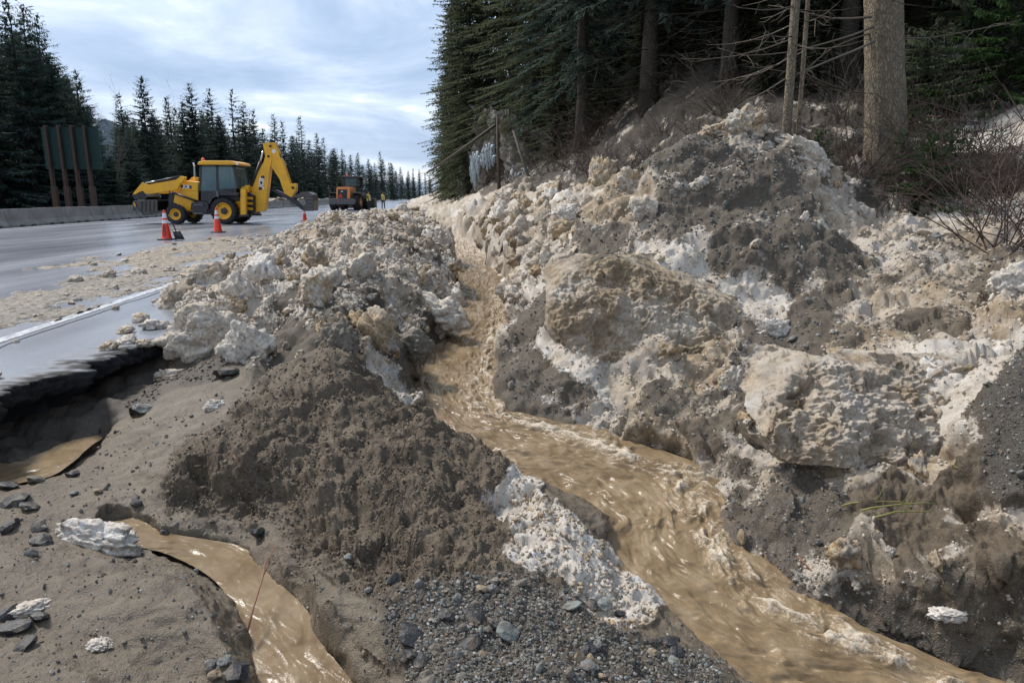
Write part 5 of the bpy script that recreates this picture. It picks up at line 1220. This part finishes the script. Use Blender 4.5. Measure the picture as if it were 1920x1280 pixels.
rp[:, 0] -= a_*.9+b_*.34+fbm(rp*.7, 93, 4)*.35-.25*(1-sstep(0, .15, g_)); rp[:, 2] += b_*.2
ii = np.arange(nl*nh).reshape(nl, nh); q = np.stack([ii[:-1, :-1], ii[1:, :-1], ii[1:, 1:], ii[:-1, 1:]], -1).reshape(-1, 4)
tag(link('rock_face', fast_mesh('rock_face', rp, q, False), None, rock_face_material()), 'blasted rock face with ice beyond the far snow bank', None, None, 'structure')
# leaning and standing dead poles at the rock cut
def pole(label, a, Ya, b, Yb, r_, mat):
    p0, p1 = at(*a, Ya), at(*b, Yb); o = empty('dead_pole', p0); tag(o, label, 'dead tree')
    MB().tube([Vector((0, 0, 0)), (p1-p0)*.5+Vector((0, 0, -.03)), p1-p0], [r_, r_*.8, r_*.5], 8).build('stem', mat, o, True); return o
pole('grey dead pole leaning out from the rock face over the road', (935, 230), 33, (800, 325), 30, .075, M_TWIGG)
pole('upright dead pole standing at the foot of the rock face', (936, 362), 31, (932, 215), 31, .085, M_TWIG)
pole('broken dead stem on the right of the rock face', (1005, 372), 27, (962, 245), 27.5, .07, M_TWIGG)
# ice on the rock face
M_BLUEICE = rock_material('pale_blue_ice', (.20, .26, .30), (.36, .42, .46), .5)
for nm, pts in (('hanging column of pale blue ice on the rock face, left one', [(884, 292, 345), (888, 285, 352), (892, 288, 350), (896, 284, 338), (899, 292, 330)]), ('wide patch of pale blue ice on the rock face, right one', [(905, 285, 312), (909, 274, 316), (914, 270, 322), (919, 268, 318), (924, 272, 314), (928, 290, 310)]), ('small ice sheet low on the rock face right of the dead pole', [(976, 322, 345), (981, 316, 350), (986, 313, 352), (992, 316, 346), (998, 326, 342)])):
    Yf = float(np.interp(pts[0][0], [880, 930, 980, 1000], [38.6, 36.2, 32.3, 31.5])); c0 = at(pts[0][0], pts[0][1], Yf); o = empty('ice_fall', c0); tag(o, nm, 'ice', 'ice on the rock face')
    for a_, y0_, y1_ in pts:
        Yq = float(np.interp(a_, [880, 930, 980, 1000], [38.6, 36.2, 32.3, 31.5]))-.55; t_, b_ = at(a_, y0_, Yq)-c0, at(a_+random.uniform(-2, 2), y1_, Yq-.1)-c0; n_ = 9
        MB().tube([t_.lerp(b_, i/n_)+Vector((random.uniform(-.03, .03), random.uniform(-.05, .05), 0)) for i in range(n_+1)], [(.05+.09*math.sin(math.pi*min(1, .25+.75*i/n_))**1.2)*random.uniform(.75, 1.2)*(1 if i < n_ else .3) for i in range(n_+1)], 8).build('icicle', M_BLUEICE, o, True)
# twiggy brush
def brush_mesh(name, seed, n, L, r_):
    rnd = random.Random(seed); b = MB()
    for k in range(n):
        a = rnd.random()*6.28; d = Vector((math.cos(a)*rnd.uniform(.2, .9), math.sin(a)*rnd.uniform(.2, .9), rnd.uniform(.3, 1))).normalized(); p = Vector((rnd.uniform(-.25, .25), rnd.uniform(-.25, .25), -.1)); l = L*rnd.uniform(.5, 1.1); pts = [p]
        for i in range(4):
            d = (d+Vector((rnd.uniform(-.3, .3), rnd.uniform(-.3, .3), rnd.uniform(-.22, .1)))).normalized(); pts.append(pts[-1]+d*l/4)
        b.tube(pts, [r_, r_*.8, r_*.65, r_*.5, r_*.25], 3, False)
        for i in (1, 2, 3, 3):
            dd = (d+Vector((rnd.uniform(-1, 1), rnd.uniform(-1, 1), rnd.uniform(-.5, .6)))).normalized(); l2 = l*rnd.uniform(.2, .45)
            b.tube([pts[i], pts[i]+dd*l2*.5+Vector((0, 0, .02)), pts[i]+dd*l2], [r_*.5, r_*.4, r_*.15], 3, False)
    return b.mesh(name, True)
BR = [brush_mesh('twigs', 300+k, (26, 34, 20)[k], (1.1, 1.5, .9)[k], .008) for k in range(3)]
for m_ in BR: m_.materials.append(M_TWIGR)
BR2 = [m_.copy() for m_ in BR]
for m_ in BR2: m_.materials.clear(); m_.materials.append(M_TWIG)
random.seed(31)
SPOT = [(1560, 330, 10.6), (1600, 350, 10.2), (1640, 372, 9.8), (1700, 350, 10.2), (1740, 380, 9.4), (1790, 360, 9.8), (1830, 395, 8.8), (1880, 380, 9.2), (1910, 420, 8.0), (1760, 300, 11.4), (1820, 290, 11.4), (1880, 300, 11), (1580, 300, 12), (1710, 300, 11.6), (1915, 330, 9.6), (1850, 340, 10.2), (1900, 470, 7.0), (1680, 400, 8.9),
        (1060, 350, 23), (1090, 345, 21), (1120, 340, 19.5), (1030, 352, 25), (1150, 330, 18.5), (1190, 310, 18), (1230, 300, 17.5), (1070, 320, 25), (1110, 300, 24), (1000, 330, 29), (960, 345, 32)]
for i, (px, py, Y) in enumerate(SPOT):
    p = at(px, py, Y); z = surf_z(p.x, Y); o = link('bare_shrub', (BR if i % 3 else BR2)[i % 3]); o.location = (p.x, Y, z+.02); s_ = random.uniform(.8, 1.3)*(1 if Y < 16 else 1.2); o.scale = (s_, s_, s_); o.rotation_euler = (0, 0, random.random()*6.28)
    right = px > 1500
    tag(o, 'tangled leafless reddish brush around the big trunk on the right slope' if right else 'tangled leafless reddish brush below the dark wood near the rock face', 'shrub', 'brush around the big trunk' if right else 'brush near the rock face')
for i in range(64):
    u = random.uniform(5.5, 15); Y = random.uniform(14, 36); x = u-KR*Y; o = link('bare_shrub', BR2[i % 3]); o.location = (x, Y, surf_z(x, Y)); s_ = random.uniform(.8, 1.5); o.scale = (s_, s_, s_); o.rotation_euler = (0, 0, random.random()*6.28)
    tag(o, 'grey leafless brush on the forest floor of the right-hand wood', 'shrub', 'brush on the forest floor')
# low green boughs
BO_ = []
for k in range(2):
    cm = crown_mesh('boughs', 2.0, 1.1, .05, 340+k, gap=.16, nb=7, spray=.12, droop=.5, shape=.7); cm.materials.append(M_FOL3 if k else M_FOL2); BO_.append(cm)
for i, (px, py, Y, s_, lab) in enumerate(((1690, 345, 10.0, .55, 'low green fir sapling at the right foot of the big trunk'), (1735, 372, 9.3, .6, 'low olive fir sapling on the bank below the big trunk'), (1780, 350, 10.2, .6, 'low green fir sapling right of the big trunk among brush'), (1885, 130, 14.5, 1.5, 'green fir sapling at the upper right edge'), (1800, 200, 15.5, 1.4, 'dark green fir sapling on the upper right slope above the snow patch'), (1530, 320, 11.5, .5, 'small green fir sapling between slim trunks and big trunk'), (1720, 250, 14.5, 1.2, 'green fir sapling just right of the big trunk'))):
    p = at(px, py, Y); z = surf_z(p.x, Y); o = link('fir_sapling', BO_[i % 2]); o.location = (p.x, Y, min(p.z-.3, z)); o.scale = (s_*1.3, s_*1.3, s_); tag(o, lab, 'sapling')
# ------------------------------------------------------------------ loose snow, stones and small things
def rock_mesh(name, seed, sub, mat, rough=.35, flat=1.0, facet=False):
    import bmesh
    b = bmesh.new(); bmesh.ops.create_icosphere(b, subdivisions=sub, radius=1.0)
    V = np.array([v.co[:] for v in b.verts], np.float32)
    if facet:
        g, gap, _ = worley(V*.9+seed*7.3, seed, True); rs = 1+g*rough*1.2+fbm(V*2+seed, seed, 2)*rough*.4
    else:
        g, gap, _ = worley(V*1.15+seed*7.3, seed, True); rs = .95+g*rough*.55-.10*(1-sstep(0, .2, gap))+fbm(V*1.2+seed*3, seed, 3)*rough*.9+fbm(V*4+seed, seed+4, 3)*rough*.55; dd_, _ = domes(V*2.7+seed, seed+6, .05, .6); rs = rs+.16*(dd_-.35)+fbm(V*9, seed+8, 2)*.05
    V = V*rs[:, None]*np.array([1, .85, .75*flat], np.float32)
    for v, c in zip(b.verts, V): v.co = c
    me = bpy.data.meshes.new(name); b.to_mesh(me); b.free()
    if not facet: me.polygons.foreach_set('use_smooth', np.ones(len(me.polygons), dtype=bool))
    me.materials.append(mat); return me
M_GRITTY = snow_chunk_material('gritty_snow_lump', 1.6, .45)
rng = np.random.default_rng(7)
dist = np.linalg.norm(T_P-np.array([0, 0, CAM_H], np.float32), axis=1)
inwater = np.zeros(len(T_P), bool)
for S in (SEC_S, SEC_R, SEC_P):
    q_, z_ = nearest_sec(S, T_P[:, 0], T_P[:, 1]); inwater |= (q_ < 1.05) & (T_P[:, 2] < z_+.06)
vis_a = T_P[:, 0]/(T_P[:, 1]+.2)
onview = (np.abs(vis_a) < .95) & (T_P[:, 1] > 1.9) & ~inwater & (UU > -7.2) & ~((UU < -2.6) & (T_P[:, 2] < .02))
def pick(mask, n, p=None):
    k = np.where(mask & onview)[0]
    if p is None: return rng.choice(k, n)
    w_ = p[k].astype(float); return rng.choice(k, n, p=w_/w_.sum())
SN_ME = [rock_mesh('snow_chunk', 500+k, 4, M_SNOW, .38) for k in range(6)]+[rock_mesh('snow_chunk', 520+k, 4, M_ICE, .42) for k in range(3)]+[rock_mesh('snow_chunk', 540+k, 4, M_GRITTY, .45) for k in range(5)]+[rock_mesh('snow_chunk', 530+k, 4, M_WHITE, .38) for k in range(1)]
def put(name, me, parent, P_, s, sq=1.0):
    o = link(name, me, parent); o.location = P_; o.scale = (s*rng.uniform(.75, 1.3), s*rng.uniform(.75, 1.3), s*rng.uniform(.6, 1.1)*sq); o.rotation_euler = tuple(rng.uniform(0, 6.28, 3) if sq == 1.0 else (rng.uniform(-.4, .4), rng.uniform(-.4, .4), rng.uniform(0, 6.28)))
    return o
zb, zk, zm, zh = (T_ZONE == i for i in range(4)); sn_w = np.clip(T_ATT[:, 0], 0, 1)
for i in pick(zb & (dist < 26), 230, .15+sn_w):
    s = dist[i]*np.clip(rng.lognormal(math.log(.0076), .7), .004, .034 if dist[i] < 10 else .013); put('snow_chunk', SN_ME[rng.integers(len(SN_ME))], GROUND['b'], T_P[i]+np.array([0, 0, s*.05]), s)
for i in pick(zk & (dist > 8.5) & (dist < 32) & (T_P[:, 0] < 1.2), 110):
    s = dist[i]*np.clip(rng.lognormal(math.log(.011), .5), .006, .024); put('snow_chunk', SN_ME[rng.integers(len(SN_ME))], GROUND['k'], T_P[i], s)
for i in pick(zk & (dist < 24), 130, .12+sn_w):
    s = dist[i]*np.clip(rng.lognormal(math.log(.0066), .6), .004, .024); put('snow_chunk', SN_ME[rng.integers(len(SN_ME))], GROUND['k'], T_P[i]+np.array([0, 0, s*.02]), s)
ST_ME = [rock_mesh('stone', 600+k, 2, m_, .36, .9, True) for k, m_ in enumerate((M_STONE, M_STONE, M_STONE2, M_STONE3, M_STONE4, M_STONE4, M_STONE, M_STONE4))]
AS_ME = [rock_mesh('asphalt_chunk', 620+k, 2, M_BLACK, .34, 1.0, True) for k in range(4)]
grit_w = np.clip(T_ATT[:, 2], .02, 1)
dk_w = (T_ATT[:, 3] > .35)*1.0
for i in pick(zm & (dist < 7.5), 190, grit_w**2*(.3+dk_w)):
    s = dist[i]*np.clip(rng.lognormal(math.log(.0048), .45), .003, .016); put('stone', ST_ME[rng.integers(len(ST_ME))], GROUND['m'], T_P[i]+np.array([0, 0, s*.2]), s)
for i in pick(zk & (dist < 9), 70, grit_w**2):
    s = dist[i]*np.clip(rng.lognormal(math.log(.0042), .4), .003, .010); put('stone', ST_ME[rng.integers(len(ST_ME))], GROUND['k'], T_P[i]+np.array([0, 0, s*.2]), s)
def ground_at(px, py):                  # first survey vertex seen along a sight line
    d = ray(px, py).normalized(); o_ = np.array([0, 0, CAM_H]); v = T_P-o_; tt_ = v @ np.array(d); r_ = np.linalg.norm(v-tt_[:, None]*np.array(d), axis=1)/np.maximum(tt_, .1)
    k = np.where((r_ < .005) & (tt_ > 1) & (T_P[:, 1] < 40))[0]
    if len(k) == 0: return ground_at(px, py+6)
    i = k[tt_[k].argmin()]; return T_P[i], tt_[i]
for px, py, w_ in ((768, 1190, 62), (740, 1080, 40), (885, 1150, 44), (880, 1205, 50), (735, 1150, 26), (840, 1150, 40), (1100, 1215, 42), (1165, 1145, 30), (1255, 1195, 40), (1110, 1130, 36), (760, 1225, 55), (790, 1240, 48), (840, 1250, 40), (930, 1100, 24),
                   (20, 935, 55), (50, 945, 40), (15, 905, 45), (28, 1170, 55), (75, 1150, 34), (45, 1205, 40), (10, 1150, 44), (250, 940, 30), (255, 765, 60), (430, 695, 60), (12, 985, 36), (440, 1255, 60), (480, 995, 50), (80, 1010, 40), (130, 885, 30), (300, 1000, 24), (1270, 1215, 34), (70, 985, 36)):
    P_, d_ = ground_at(px, py); s = w_/2/1280*d_*.78; put('asphalt_chunk', AS_ME[rng.integers(4)], GROUND['m'], P_+np.array([0, 0, s*.08]), s, .8)
for px, py, w_, k in ((907, 1103, 26, 2), (950, 1185, 36, 3), (1135, 1130, 34, 3), (1075, 1132, 28, 3), (265, 768, 34, 3), (1265, 1235, 22, 3), (810, 1165, 14, 3), (975, 1090, 26, 4), (1105, 1245, 24, 0), (1130, 1262, 18, 2), (390, 1245, 22, 0), (415, 1240, 26, 0), (400, 1262, 24, 2), (430, 1230, 16, 3), (1120, 1255, 20, 3), (62, 895, 26, 4), (185, 915, 16, 2), (140, 918, 14, 3), (690, 1100, 14, 0), (655, 1040, 18, 3), (1480, 600, 10, 3), (375, 870, 10, 2), (930, 1085, 22, 4), (560, 1180, 9, 0)):
    P_, d_ = ground_at(px, py); s = w_/2/1280*d_; put('stone', ST_ME[k], GROUND['m'], P_+np.array([0, 0, s*.3]), s, .8)

# crumbs: one mass per kind
def crumbs(name, label, sel, n, lo, hi, sub, mat, parent, cols=None, facet=True, seed=1, p=None):
    import bmesh
    b = bmesh.new(); bmesh.ops.create_icosphere(b, subdivisions=sub, radius=1.0); bv = np.array([v.co[:] for v in b.verts], np.float32); bf = np.array([[v.index for v in f.verts] for f in b.faces]); b.free()
    r_ = np.random.default_rng(seed); k = pick(sel, n, p); nv = len(bv)
    s = (dist[k]*np.exp(r_.uniform(math.log(lo), math.log(hi), n))).astype(np.float32)
    jit = (1+r_.normal(0, .22, (n, nv, 1))).astype(np.float32); sc3 = r_.uniform(.6, 1.25, (n, 1, 3)).astype(np.float32)
    a = r_.uniform(0, 6.28, n); ca, sa = np.cos(a), np.sin(a); V = bv[None]*jit*sc3*s[:, None, None]
    V = np.stack([V[..., 0]*ca[:, None]-V[..., 1]*sa[:, None], V[..., 0]*sa[:, None]+V[..., 1]*ca[:, None], V[..., 2]], -1)
    V = V+T_P[k][:, None, :]+np.array([0, 0, 1], np.float32)*(s*.25)[:, None, None]
    F = bf[None]+(np.arange(n)*nv)[:, None, None]
    me = fast_mesh(name, V.reshape(-1, 3), F.reshape(-1, 3), not facet)
    if cols is not None:
        c = np.array(cols, np.float32)[r_.integers(len(cols), size=n)]*r_.uniform(.7, 1.25, (n, 1)); attr_col(me, 'tint', np.repeat(c, nv, 0))
    o = link(name, me, parent, mat); tag(o, label, None, None, 'stuff'); return o
t = NT('gravel_bits'); p = t.pos(); t.out(t.mix(t.ramp(t.noise(p, 160, 3, .6), [(.4, 0.0), (.7, .5)]), t.attr('tint', 'Color'), (.10, .085, .065)), .7, None, .4); M_BITS = t.m
GC = [(.09, .08, .07), (.15, .135, .115), (.22, .205, .18), (.05, .05, .052), (.30, .29, .27), (.18, .13, .09), (.12, .11, .09), (.16, .18, .175), (.10, .088, .07)]
crumbs('gravel', 'small mixed gravel strewn over the washed-out ground', (zm & (dist < 6) & (T_ATT[:, 2] > .3)), 17000, .0007, .0032, 1, M_BITS, GROUND['m'], GC, True, 2, grit_w**2.0*(.15+dk_w))
crumbs('gravel', 'fine grit frozen into the snow bank', (zk & (dist < 10) & (T_ATT[:, 2] > .3)), 9000, .0006, .0022, 1, M_BITS, GROUND['k'], GC, True, 3, grit_w**2)
crumbs('gravel', 'scattered pebbles on the smooth mud', (zm & (dist < 6) & (T_ATT[:, 7] < .02)), 3500, .0003, .0016, 1, M_BITS, GROUND['m'], GC, True, 12)
MC = [(.10, .074, .050), (.13, .098, .067), (.17, .135, .096), (.15, .115, .08)]
crumbs('soil_clods', 'crumbly brown clods on the dirt mound', (zm & (dist < 8) & (T_ATT[:, 7] > .016) & (sn_w < .3) & (T_ATT[:, 2] < .6)), 9000, .0004, .0024, 1, M_BITS, GROUND['m'], MC, False, 4)
crumbs('snow_crumbs', 'loose crumbs of dirty snow on the berm', (zb & (dist < 22) & (sn_w > .3)), 8000, .0009, .0042, 1, M_SNOW, GROUND['b'], None, False, 5)
crumbs('snow_crumbs', 'loose crumbs of snow on the right bank', (zk & (dist < 14) & (sn_w > .35)), 5000, .0008, .0032, 1, M_SNOW, GROUND['k'], None, False, 6)
crumbs('snow_crumbs', 'white granular snow beside the stream', (zm & (dist < 8) & (sn_w > .5)), 1700, .0007, .0045, 1, M_SNOW, GROUND['m'], None, False, 8)

# ------------------------------------------------------------------ named blocks of snow and ice
def block(name, label, px, py, w_, h_, mat, seed, rough=.35, depth=.8, Y=None, lift=.0, tilt=0.0):
    P_, d_ = ground_at(px, py)
    me = rock_mesh(name, seed, 5, mat, rough*.75); V = np.empty(len(me.vertices)*3, np.float32); me.vertices.foreach_get('co', V); V = V.reshape(-1, 3)
    h1_, _ = domes(V*3.2+seed, seed, .05, .6); V = V*(1+.12*(h1_-.3)+.07*fbm(V*5, seed, 4))[:, None]; me.vertices.foreach_set('co', V.ravel()); me.update()
    sx, sz = w_/2/1280*d_, h_/2/1280*d_
    o = link(name, me); o.location = (P_[0], P_[1]+sx*depth*.2, P_[2]+lift*sz); o.scale = (sx*1.05, sx*depth, sz*1.35); o.rotation_euler = (0, tilt, random.uniform(-.4, .4)); tag(o, label, 'snow block'); return o
block('ice_block', 'jagged pale ice block at the very top of the tall snow mound', 1400, 232, 70, 66, M_ICE, 701, .34, .8)
block('ice_block', 'flat pale slab of ice lying behind the top block of the mound', 1350, 245, 60, 34, M_SNOW, 702, .4)
block('ice_block', 'overhanging brown-stained ice slab right of the mound top', 1510, 290, 110, 60, M_ICE, 703, .35, .8, tilt=.45)
block('ice_block', 'upright tan ice block at the left shoulder of the mound', 1128, 340, 60, 88, M_ICE, 704, .3, .8)
block('ice_block', 'smaller tan ice knob beside the upright block on the left shoulder', 1175, 345, 50, 60, M_ICE, 705, .3)
block('snow_block', 'small white hollow snow block stuck in the gritty face', 1450, 618, 56, 48, M_WHITE, 706, .5)
block('snow_block', 'pointed white snow shard standing on the gritty ledge', 1375, 718, 44, 66, M_WHITE, 707, .55)
block('snow_block', 'large snow block at the road side of the berm', 385, 530, 92, 60, M_SNOW, 708, .4)
block('snow_block', 'big pale snow block overhanging the pit below the asphalt edge', 400, 648, 150, 130, M_SNOW, 709, .42, .6)
block('snow_block', 'ridged pale snow block beside the dark dirt at the front of the berm', 462, 662, 110, 120, M_SNOW, 710, .42, .6, tilt=-.3)
block('snow_block', 'brown-stained snow lump on the front of the berm', 430, 572, 60, 44, M_ICE, 711, .4)
block('snow_block', 'grey lump of frozen dirt and snow at the top of the dirt mound', 640, 640, 76, 84, M_STONE4, 712, .3, .8)
block('snow_block', 'small tan snow lump left of the grey lump on the dirt mound', 594, 606, 24, 40, M_ICE, 713, .4)
block('snow_block', 'grey-white snow slab lying on the mud at lower left', 172, 1008, 150, 62, M_WHITE, 714, .3, .45)
block('snow_block', 'small white snow lump by the dark stones at lower left', 48, 1140, 56, 24, M_WHITE, 715, .3)
block('snow_block', 'flat white snow flake on the bare mud at lower left', 182, 1202, 46, 14, M_WHITE, 716, .3)
block('snow_block', 'snow lump in the pit below the overhanging snow blocks', 310, 705, 56, 30, M_SNOW, 717, .4)
block('snow_block', 'white snow lump on wet ground left of the dirt mound', 405, 755, 40, 22, M_WHITE, 718, .35)
block('snow_block', 'pale snow block on the right bank beyond the stream', 1065, 405, 60, 50, M_WHITE, 719, .45)
block('snow_block', 'dark-bottomed snow block on the far right bank below the cliff', 945, 368, 40, 24, M_SNOW, 720, .4)
block('snow_block', 'rounded snow block near the right edge below the brush', 1905, 535, 90, 70, M_WHITE, 721, .3)
block('snow_block', 'thin pale snow ledge at lower right above the mud', 1790, 1160, 70, 22, M_WHITE, 722, .3, .6)
block('snow_block', 'lumpy snow block overhanging the stream from the berm', 825, 590, 110, 80, M_SNOW, 723, .42)
block('snow_block', 'dark gritty snow block at the stream edge of the berm', 775, 650, 80, 60, M_STONE4, 724, .35)

def slab(name, label, pts, Yt, Yb, thick, mat, seed, bulge=.12, rough=.05):
    ys_ = [p[1] for p in pts]; y0, y1 = min(ys_), max(ys_); xs_ = [p[0] for p in pts]; x0, x1 = min(xs_), max(xs_)
    n_ = 230; m_ = int(n_*(y1-y0)/(x1-x0)*1.3)+8; poly = np.array(pts, float)
    gx, gy = np.meshgrid(np.linspace(x0, x1, n_), np.linspace(y0, y1, m_)); pp = np.stack([gx.ravel(), gy.ravel()], -1)
    a = poly; b = np.roll(poly, -1, 0); d = np.full(len(pp), 1e9); ins = np.zeros(len(pp), bool)
    for (ax, ay), (bx, by) in zip(a, b):
        e = np.array([bx-ax, by-ay]); t_ = np.clip(((pp-[ax, ay]) @ e)/(e @ e), 0, 1); d = np.minimum(d, np.hypot(*(pp-([ax, ay]+t_[:, None]*e)).T))
        c = ((ay > pp[:, 1]) != (by > pp[:, 1])) & (pp[:, 0] < (bx-ax)*(pp[:, 1]-ay)/((by-ay) if by != ay else 1e-9)+ax); ins ^= c
    w_ = .5*min(x1-x0, y1-y0); prof = np.sqrt(np.clip(1-(1-np.clip(d/(w_*.55), 0, 1))**2, 0, 1)); prof = np.where(ins, prof, 0)
    f = (pp[:, 1]-y0)/(y1-y0); Yq = Yt*(1-f)+Yb*f
    P_ = np.array([list(at(q[0], q[1], Y_)) for q, Y_ in zip(pp, Yq)], np.float32)
    depth = np.where(ins, -bulge*prof, thick*np.clip(d/(w_*.25), 0, 1)).astype(np.float32)
    P_[:, 1] += depth+thick*.25*(1-prof)+.06
    h1_, _ = domes(P_/.16+fbm(P_*5, seed+2, 2)[:, None]*.5, seed, .05, .6); h2_, _ = domes(P_/.05, seed+1, .05, .6); h3_, _ = domes(P_/.024, seed+4, .05, .6)
    r_ = rough*(.35*(h1_-.3)+.35*(h2_-.3)*sstep(-.2, .4, fbm(P_*2.5, seed+3, 3))+.30*(h3_-.3)+1.5*fbm(P_*2.0, seed, 6, .6)+.6*fbm(P_*14, seed+8, 3, .6)-1.2*sstep(.1, .6, fbm(P_*3.1, seed+5, 4)))*np.clip(.4+prof, 0, 1)
    P_[:, 1] -= r_*.72; P_[:, 2] += r_*.62; P_[:, 0] += fbm(P_*6, seed+7, 3)*rough*.5
    ii_ = np.arange(len(pp)).reshape(m_, n_); q_ = np.stack([ii_[:-1, :-1], ii_[:-1, 1:], ii_[1:, 1:], ii_[1:, :-1]], -1).reshape(-1, 4)
    q_ = q_[(d[q_] < w_*.3).any(1) | ins[q_].any(1)]; us_, inv = np.unique(q_, return_inverse=True)
    me = fast_mesh(name, P_[us_], inv.reshape(-1, 4)); V_ = P_[us_]; g_ = fbm(V_*2.4, seed+11, 5, .6); ed = sstep(.5, .0, prof[us_])
    attr(me, 'snow', np.clip(1.12-.65*ed*(.6+g_)-.25*sstep(.3, .8, g_), 0, 1.1)); attr(me, 'tan', np.clip(mat+.75*fbm(V_*2.2, seed+13, 5, .6), 0, 1.3)); attr(me, 'grit', np.full(len(V_), .8)); attr(me, 'dark', np.full(len(V_), .35)); attr(me, 'wet', np.full(len(V_), .2))
    o = link(name, me, None, M_EARTH); tag(o, label, 'ice slab'); return o
slab('ice_slab', 'broad tan-stained slab of old ice leaning out above the stream bend', [(1025, 565), (1062, 508), (1150, 482), (1215, 505), (1330, 548), (1405, 585), (1372, 645), (1340, 690), (1250, 712), (1150, 706), (1080, 672), (1042, 622)], 6.75, 5.9, .5, 1.1, 811, .05, .06)
slab('ice_slab', 'large white and tan ice block at the right beside black gravel', [(1440, 830), (1492, 712), (1560, 678), (1640, 700), (1700, 684), (1825, 690), (1846, 780), (1832, 880), (1700, 908), (1580, 892), (1500, 880)], 4.55, 3.85, .4, .72, 831, .03, .075)
# ------------------------------------------------------------------ slush on the road
def slush(name, label, u0, u1, y0, y1, nu, ny, thr, seed):
    u = np.linspace(u0, u1, nu); y = np.linspace(y0, y1, ny); Ug, Yg_ = np.meshgrid(u, y, indexing='ij')
    X_ = Ug-KR*Yg_; P_ = np.stack([X_.ravel(), Yg_.ravel(), np.zeros(nu*ny)], -1).astype(np.float32)
    Pn = P_*np.array([1, .55, 1], np.float32)
    m = fbm(Pn*1.5, seed, 5, .6)+.35*fbm(P_*6, seed+9, 3); ed = np.minimum(np.minimum((Ug-u0), (u1-Ug))/(.28*(u1-u0)), np.minimum(Yg_-y0, y1-Yg_)/1.6).ravel()
    v = m+np.clip(ed, -1, 1)*.75-thr
    hh_ = np.clip(v, -.3, .5); d1, _ = domes(P_/.085, seed, .05, .6); z = np.where(v > 0, .008+hh_*.026+d1*.026*np.clip(v*4, 0, 1), v*.12)
    P_[:, 2] = z-.006
    ii_ = np.arange(nu*ny).reshape(nu, ny); q_ = np.stack([ii_[:-1, :-1], ii_[1:, :-1], ii_[1:, 1:], ii_[:-1, 1:]], -1).reshape(-1, 4)
    q_ = q_[(P_[q_, 2] > -.012).any(1)]; us_, inv = np.unique(q_, return_inverse=True)
    o = link(name, fast_mesh(name, P_[us_], inv.reshape(-1, 4)), None, M_SLUSH); tag(o, label, None, None, 'stuff'); return o
M_SLUSH = snow_chunk_material('brown_slush', .8, .40)
s1 = slush('slush', 'band of brown slush across the near lane', -6.1, -4.25, 3.6, 14.5, 190, 620, .30, 801)
s2 = slush('slush', 'patches of brown slush farther along the road beside the berm', -7.9, -4.6, 12.5, 24, 200, 420, .42, 821)
for u, Y, s in [(-4.75+rng.normal(0, .35), rng.uniform(6, 14), rng.uniform(.02, .065)) for _ in range(45)]+[(-5.6, 11.5, .15), (-5.3, 12.0, .14), (-4.9, 12.4, .13), (-5.9, 11.0, .12)]+[(-6.6+rng.normal(0, .6), rng.uniform(13, 24), rng.uniform(.04, .09)) for _ in range(30)]+[(-4.2, 5.2, .06), (-3.4, 5.0, .05), (-4.4, 4.5, .06), (-3.0, 6.0, .07), (-2.95, 6.3, .09), (-2.75, 6.15, .08), (-3.2, 6.8, .10), (-3.3, 7.4, .12), (-3.0, 7.0, .12)]:
    put('slush_lump', SN_ME[rng.integers(6)], s1 if Y < 13 else s2, Vector((u-KR*Y, Y, s*.3)), s, .8)
# dirty snow ridge along the foot of the barrier far ahead
for k in range(16):
    Y = 62+k*7+rng.uniform(-2, 2); o = put('snow_heap', SN_ME[rng.integers(6)], None, UY(-20.6, Y, .35), rng.uniform(1.2, 1.9), .55); tag(o, 'low heap of dirty snow behind the far barrier row', 'snow heap', 'snow heaps behind the barrier')

# ------------------------------------------------------------------ twigs and stems
def twig(label, pts, r_, mat, lift=.01):
    P_ = []
    for px, py in pts: g, d_ = ground_at(px, py); P_.append(Vector(g))
    return P_
def stem(name, label, a, b, mat, r_, arc=.1, cat='twig'):
    p0, p1 = Vector(ground_at(*a)[0]), Vector(ground_at(*b)[0]); o = empty(name, p0); tag(o, label, cat); v = p1-p0; pts = []
    for i in range(7):
        f = i/6; pts.append(v*f+Vector((random.uniform(-.008, .008), random.uniform(-.008, .008), arc*v.length*4*f*(1-f)*.5+.015+random.uniform(-.004, .004))))
    MB().tube(pts, [r_*(1-.6*i/6) for i in range(7)], 6).build('stem', mat, o, True)
    q = pts[3]; MB().tube([q, q+Vector((.03, 0, .05)), q+Vector((.05, .01, .1))], [r_*.5, r_*.4, r_*.2], 5).build('side_shoot', mat, o, True); return o
M_RTW = paint('reddish_brown_twig', (.22, .085, .045), .6, .3, (.10, .06, .04), 8); M_GST = paint('green_stem', (.20, .19, .05), .6, .3, (.12, .10, .04), 8)
stem('twig', 'long reddish twig standing over the rivulet', (468, 1180), (512, 1022), M_RTW, .0055, .15)
stem('twig', 'thin reddish twig by the stream below the right bank', (1500, 1045), (1590, 1150), M_RTW, .005, .06)
stem('twig', 'reddish twig leaning at the dirt mound edge by the stream', (838, 770), (848, 808), M_RTW, .005, .1)
stem('twig', 'thin pale root on the dirt mound', (430, 860), (470, 895), M_RTW, .004, .1)
for k, (a, b, lb) in enumerate((((1575, 945), (1700, 938), 'upper green-brown stem lying on the lower right snow'), ((1610, 955), (1760, 945), 'middle yellow-green stem lying on the lower right snow'), ((1640, 972), (1750, 955), 'lower green stem lying on the lower right snow'), ((1780, 870), (1806, 896), 'short yellow stem poking from dark soil at right'))):
    stem('plant_stem', lb, a, b, M_GST, .006, .08, 'stem')
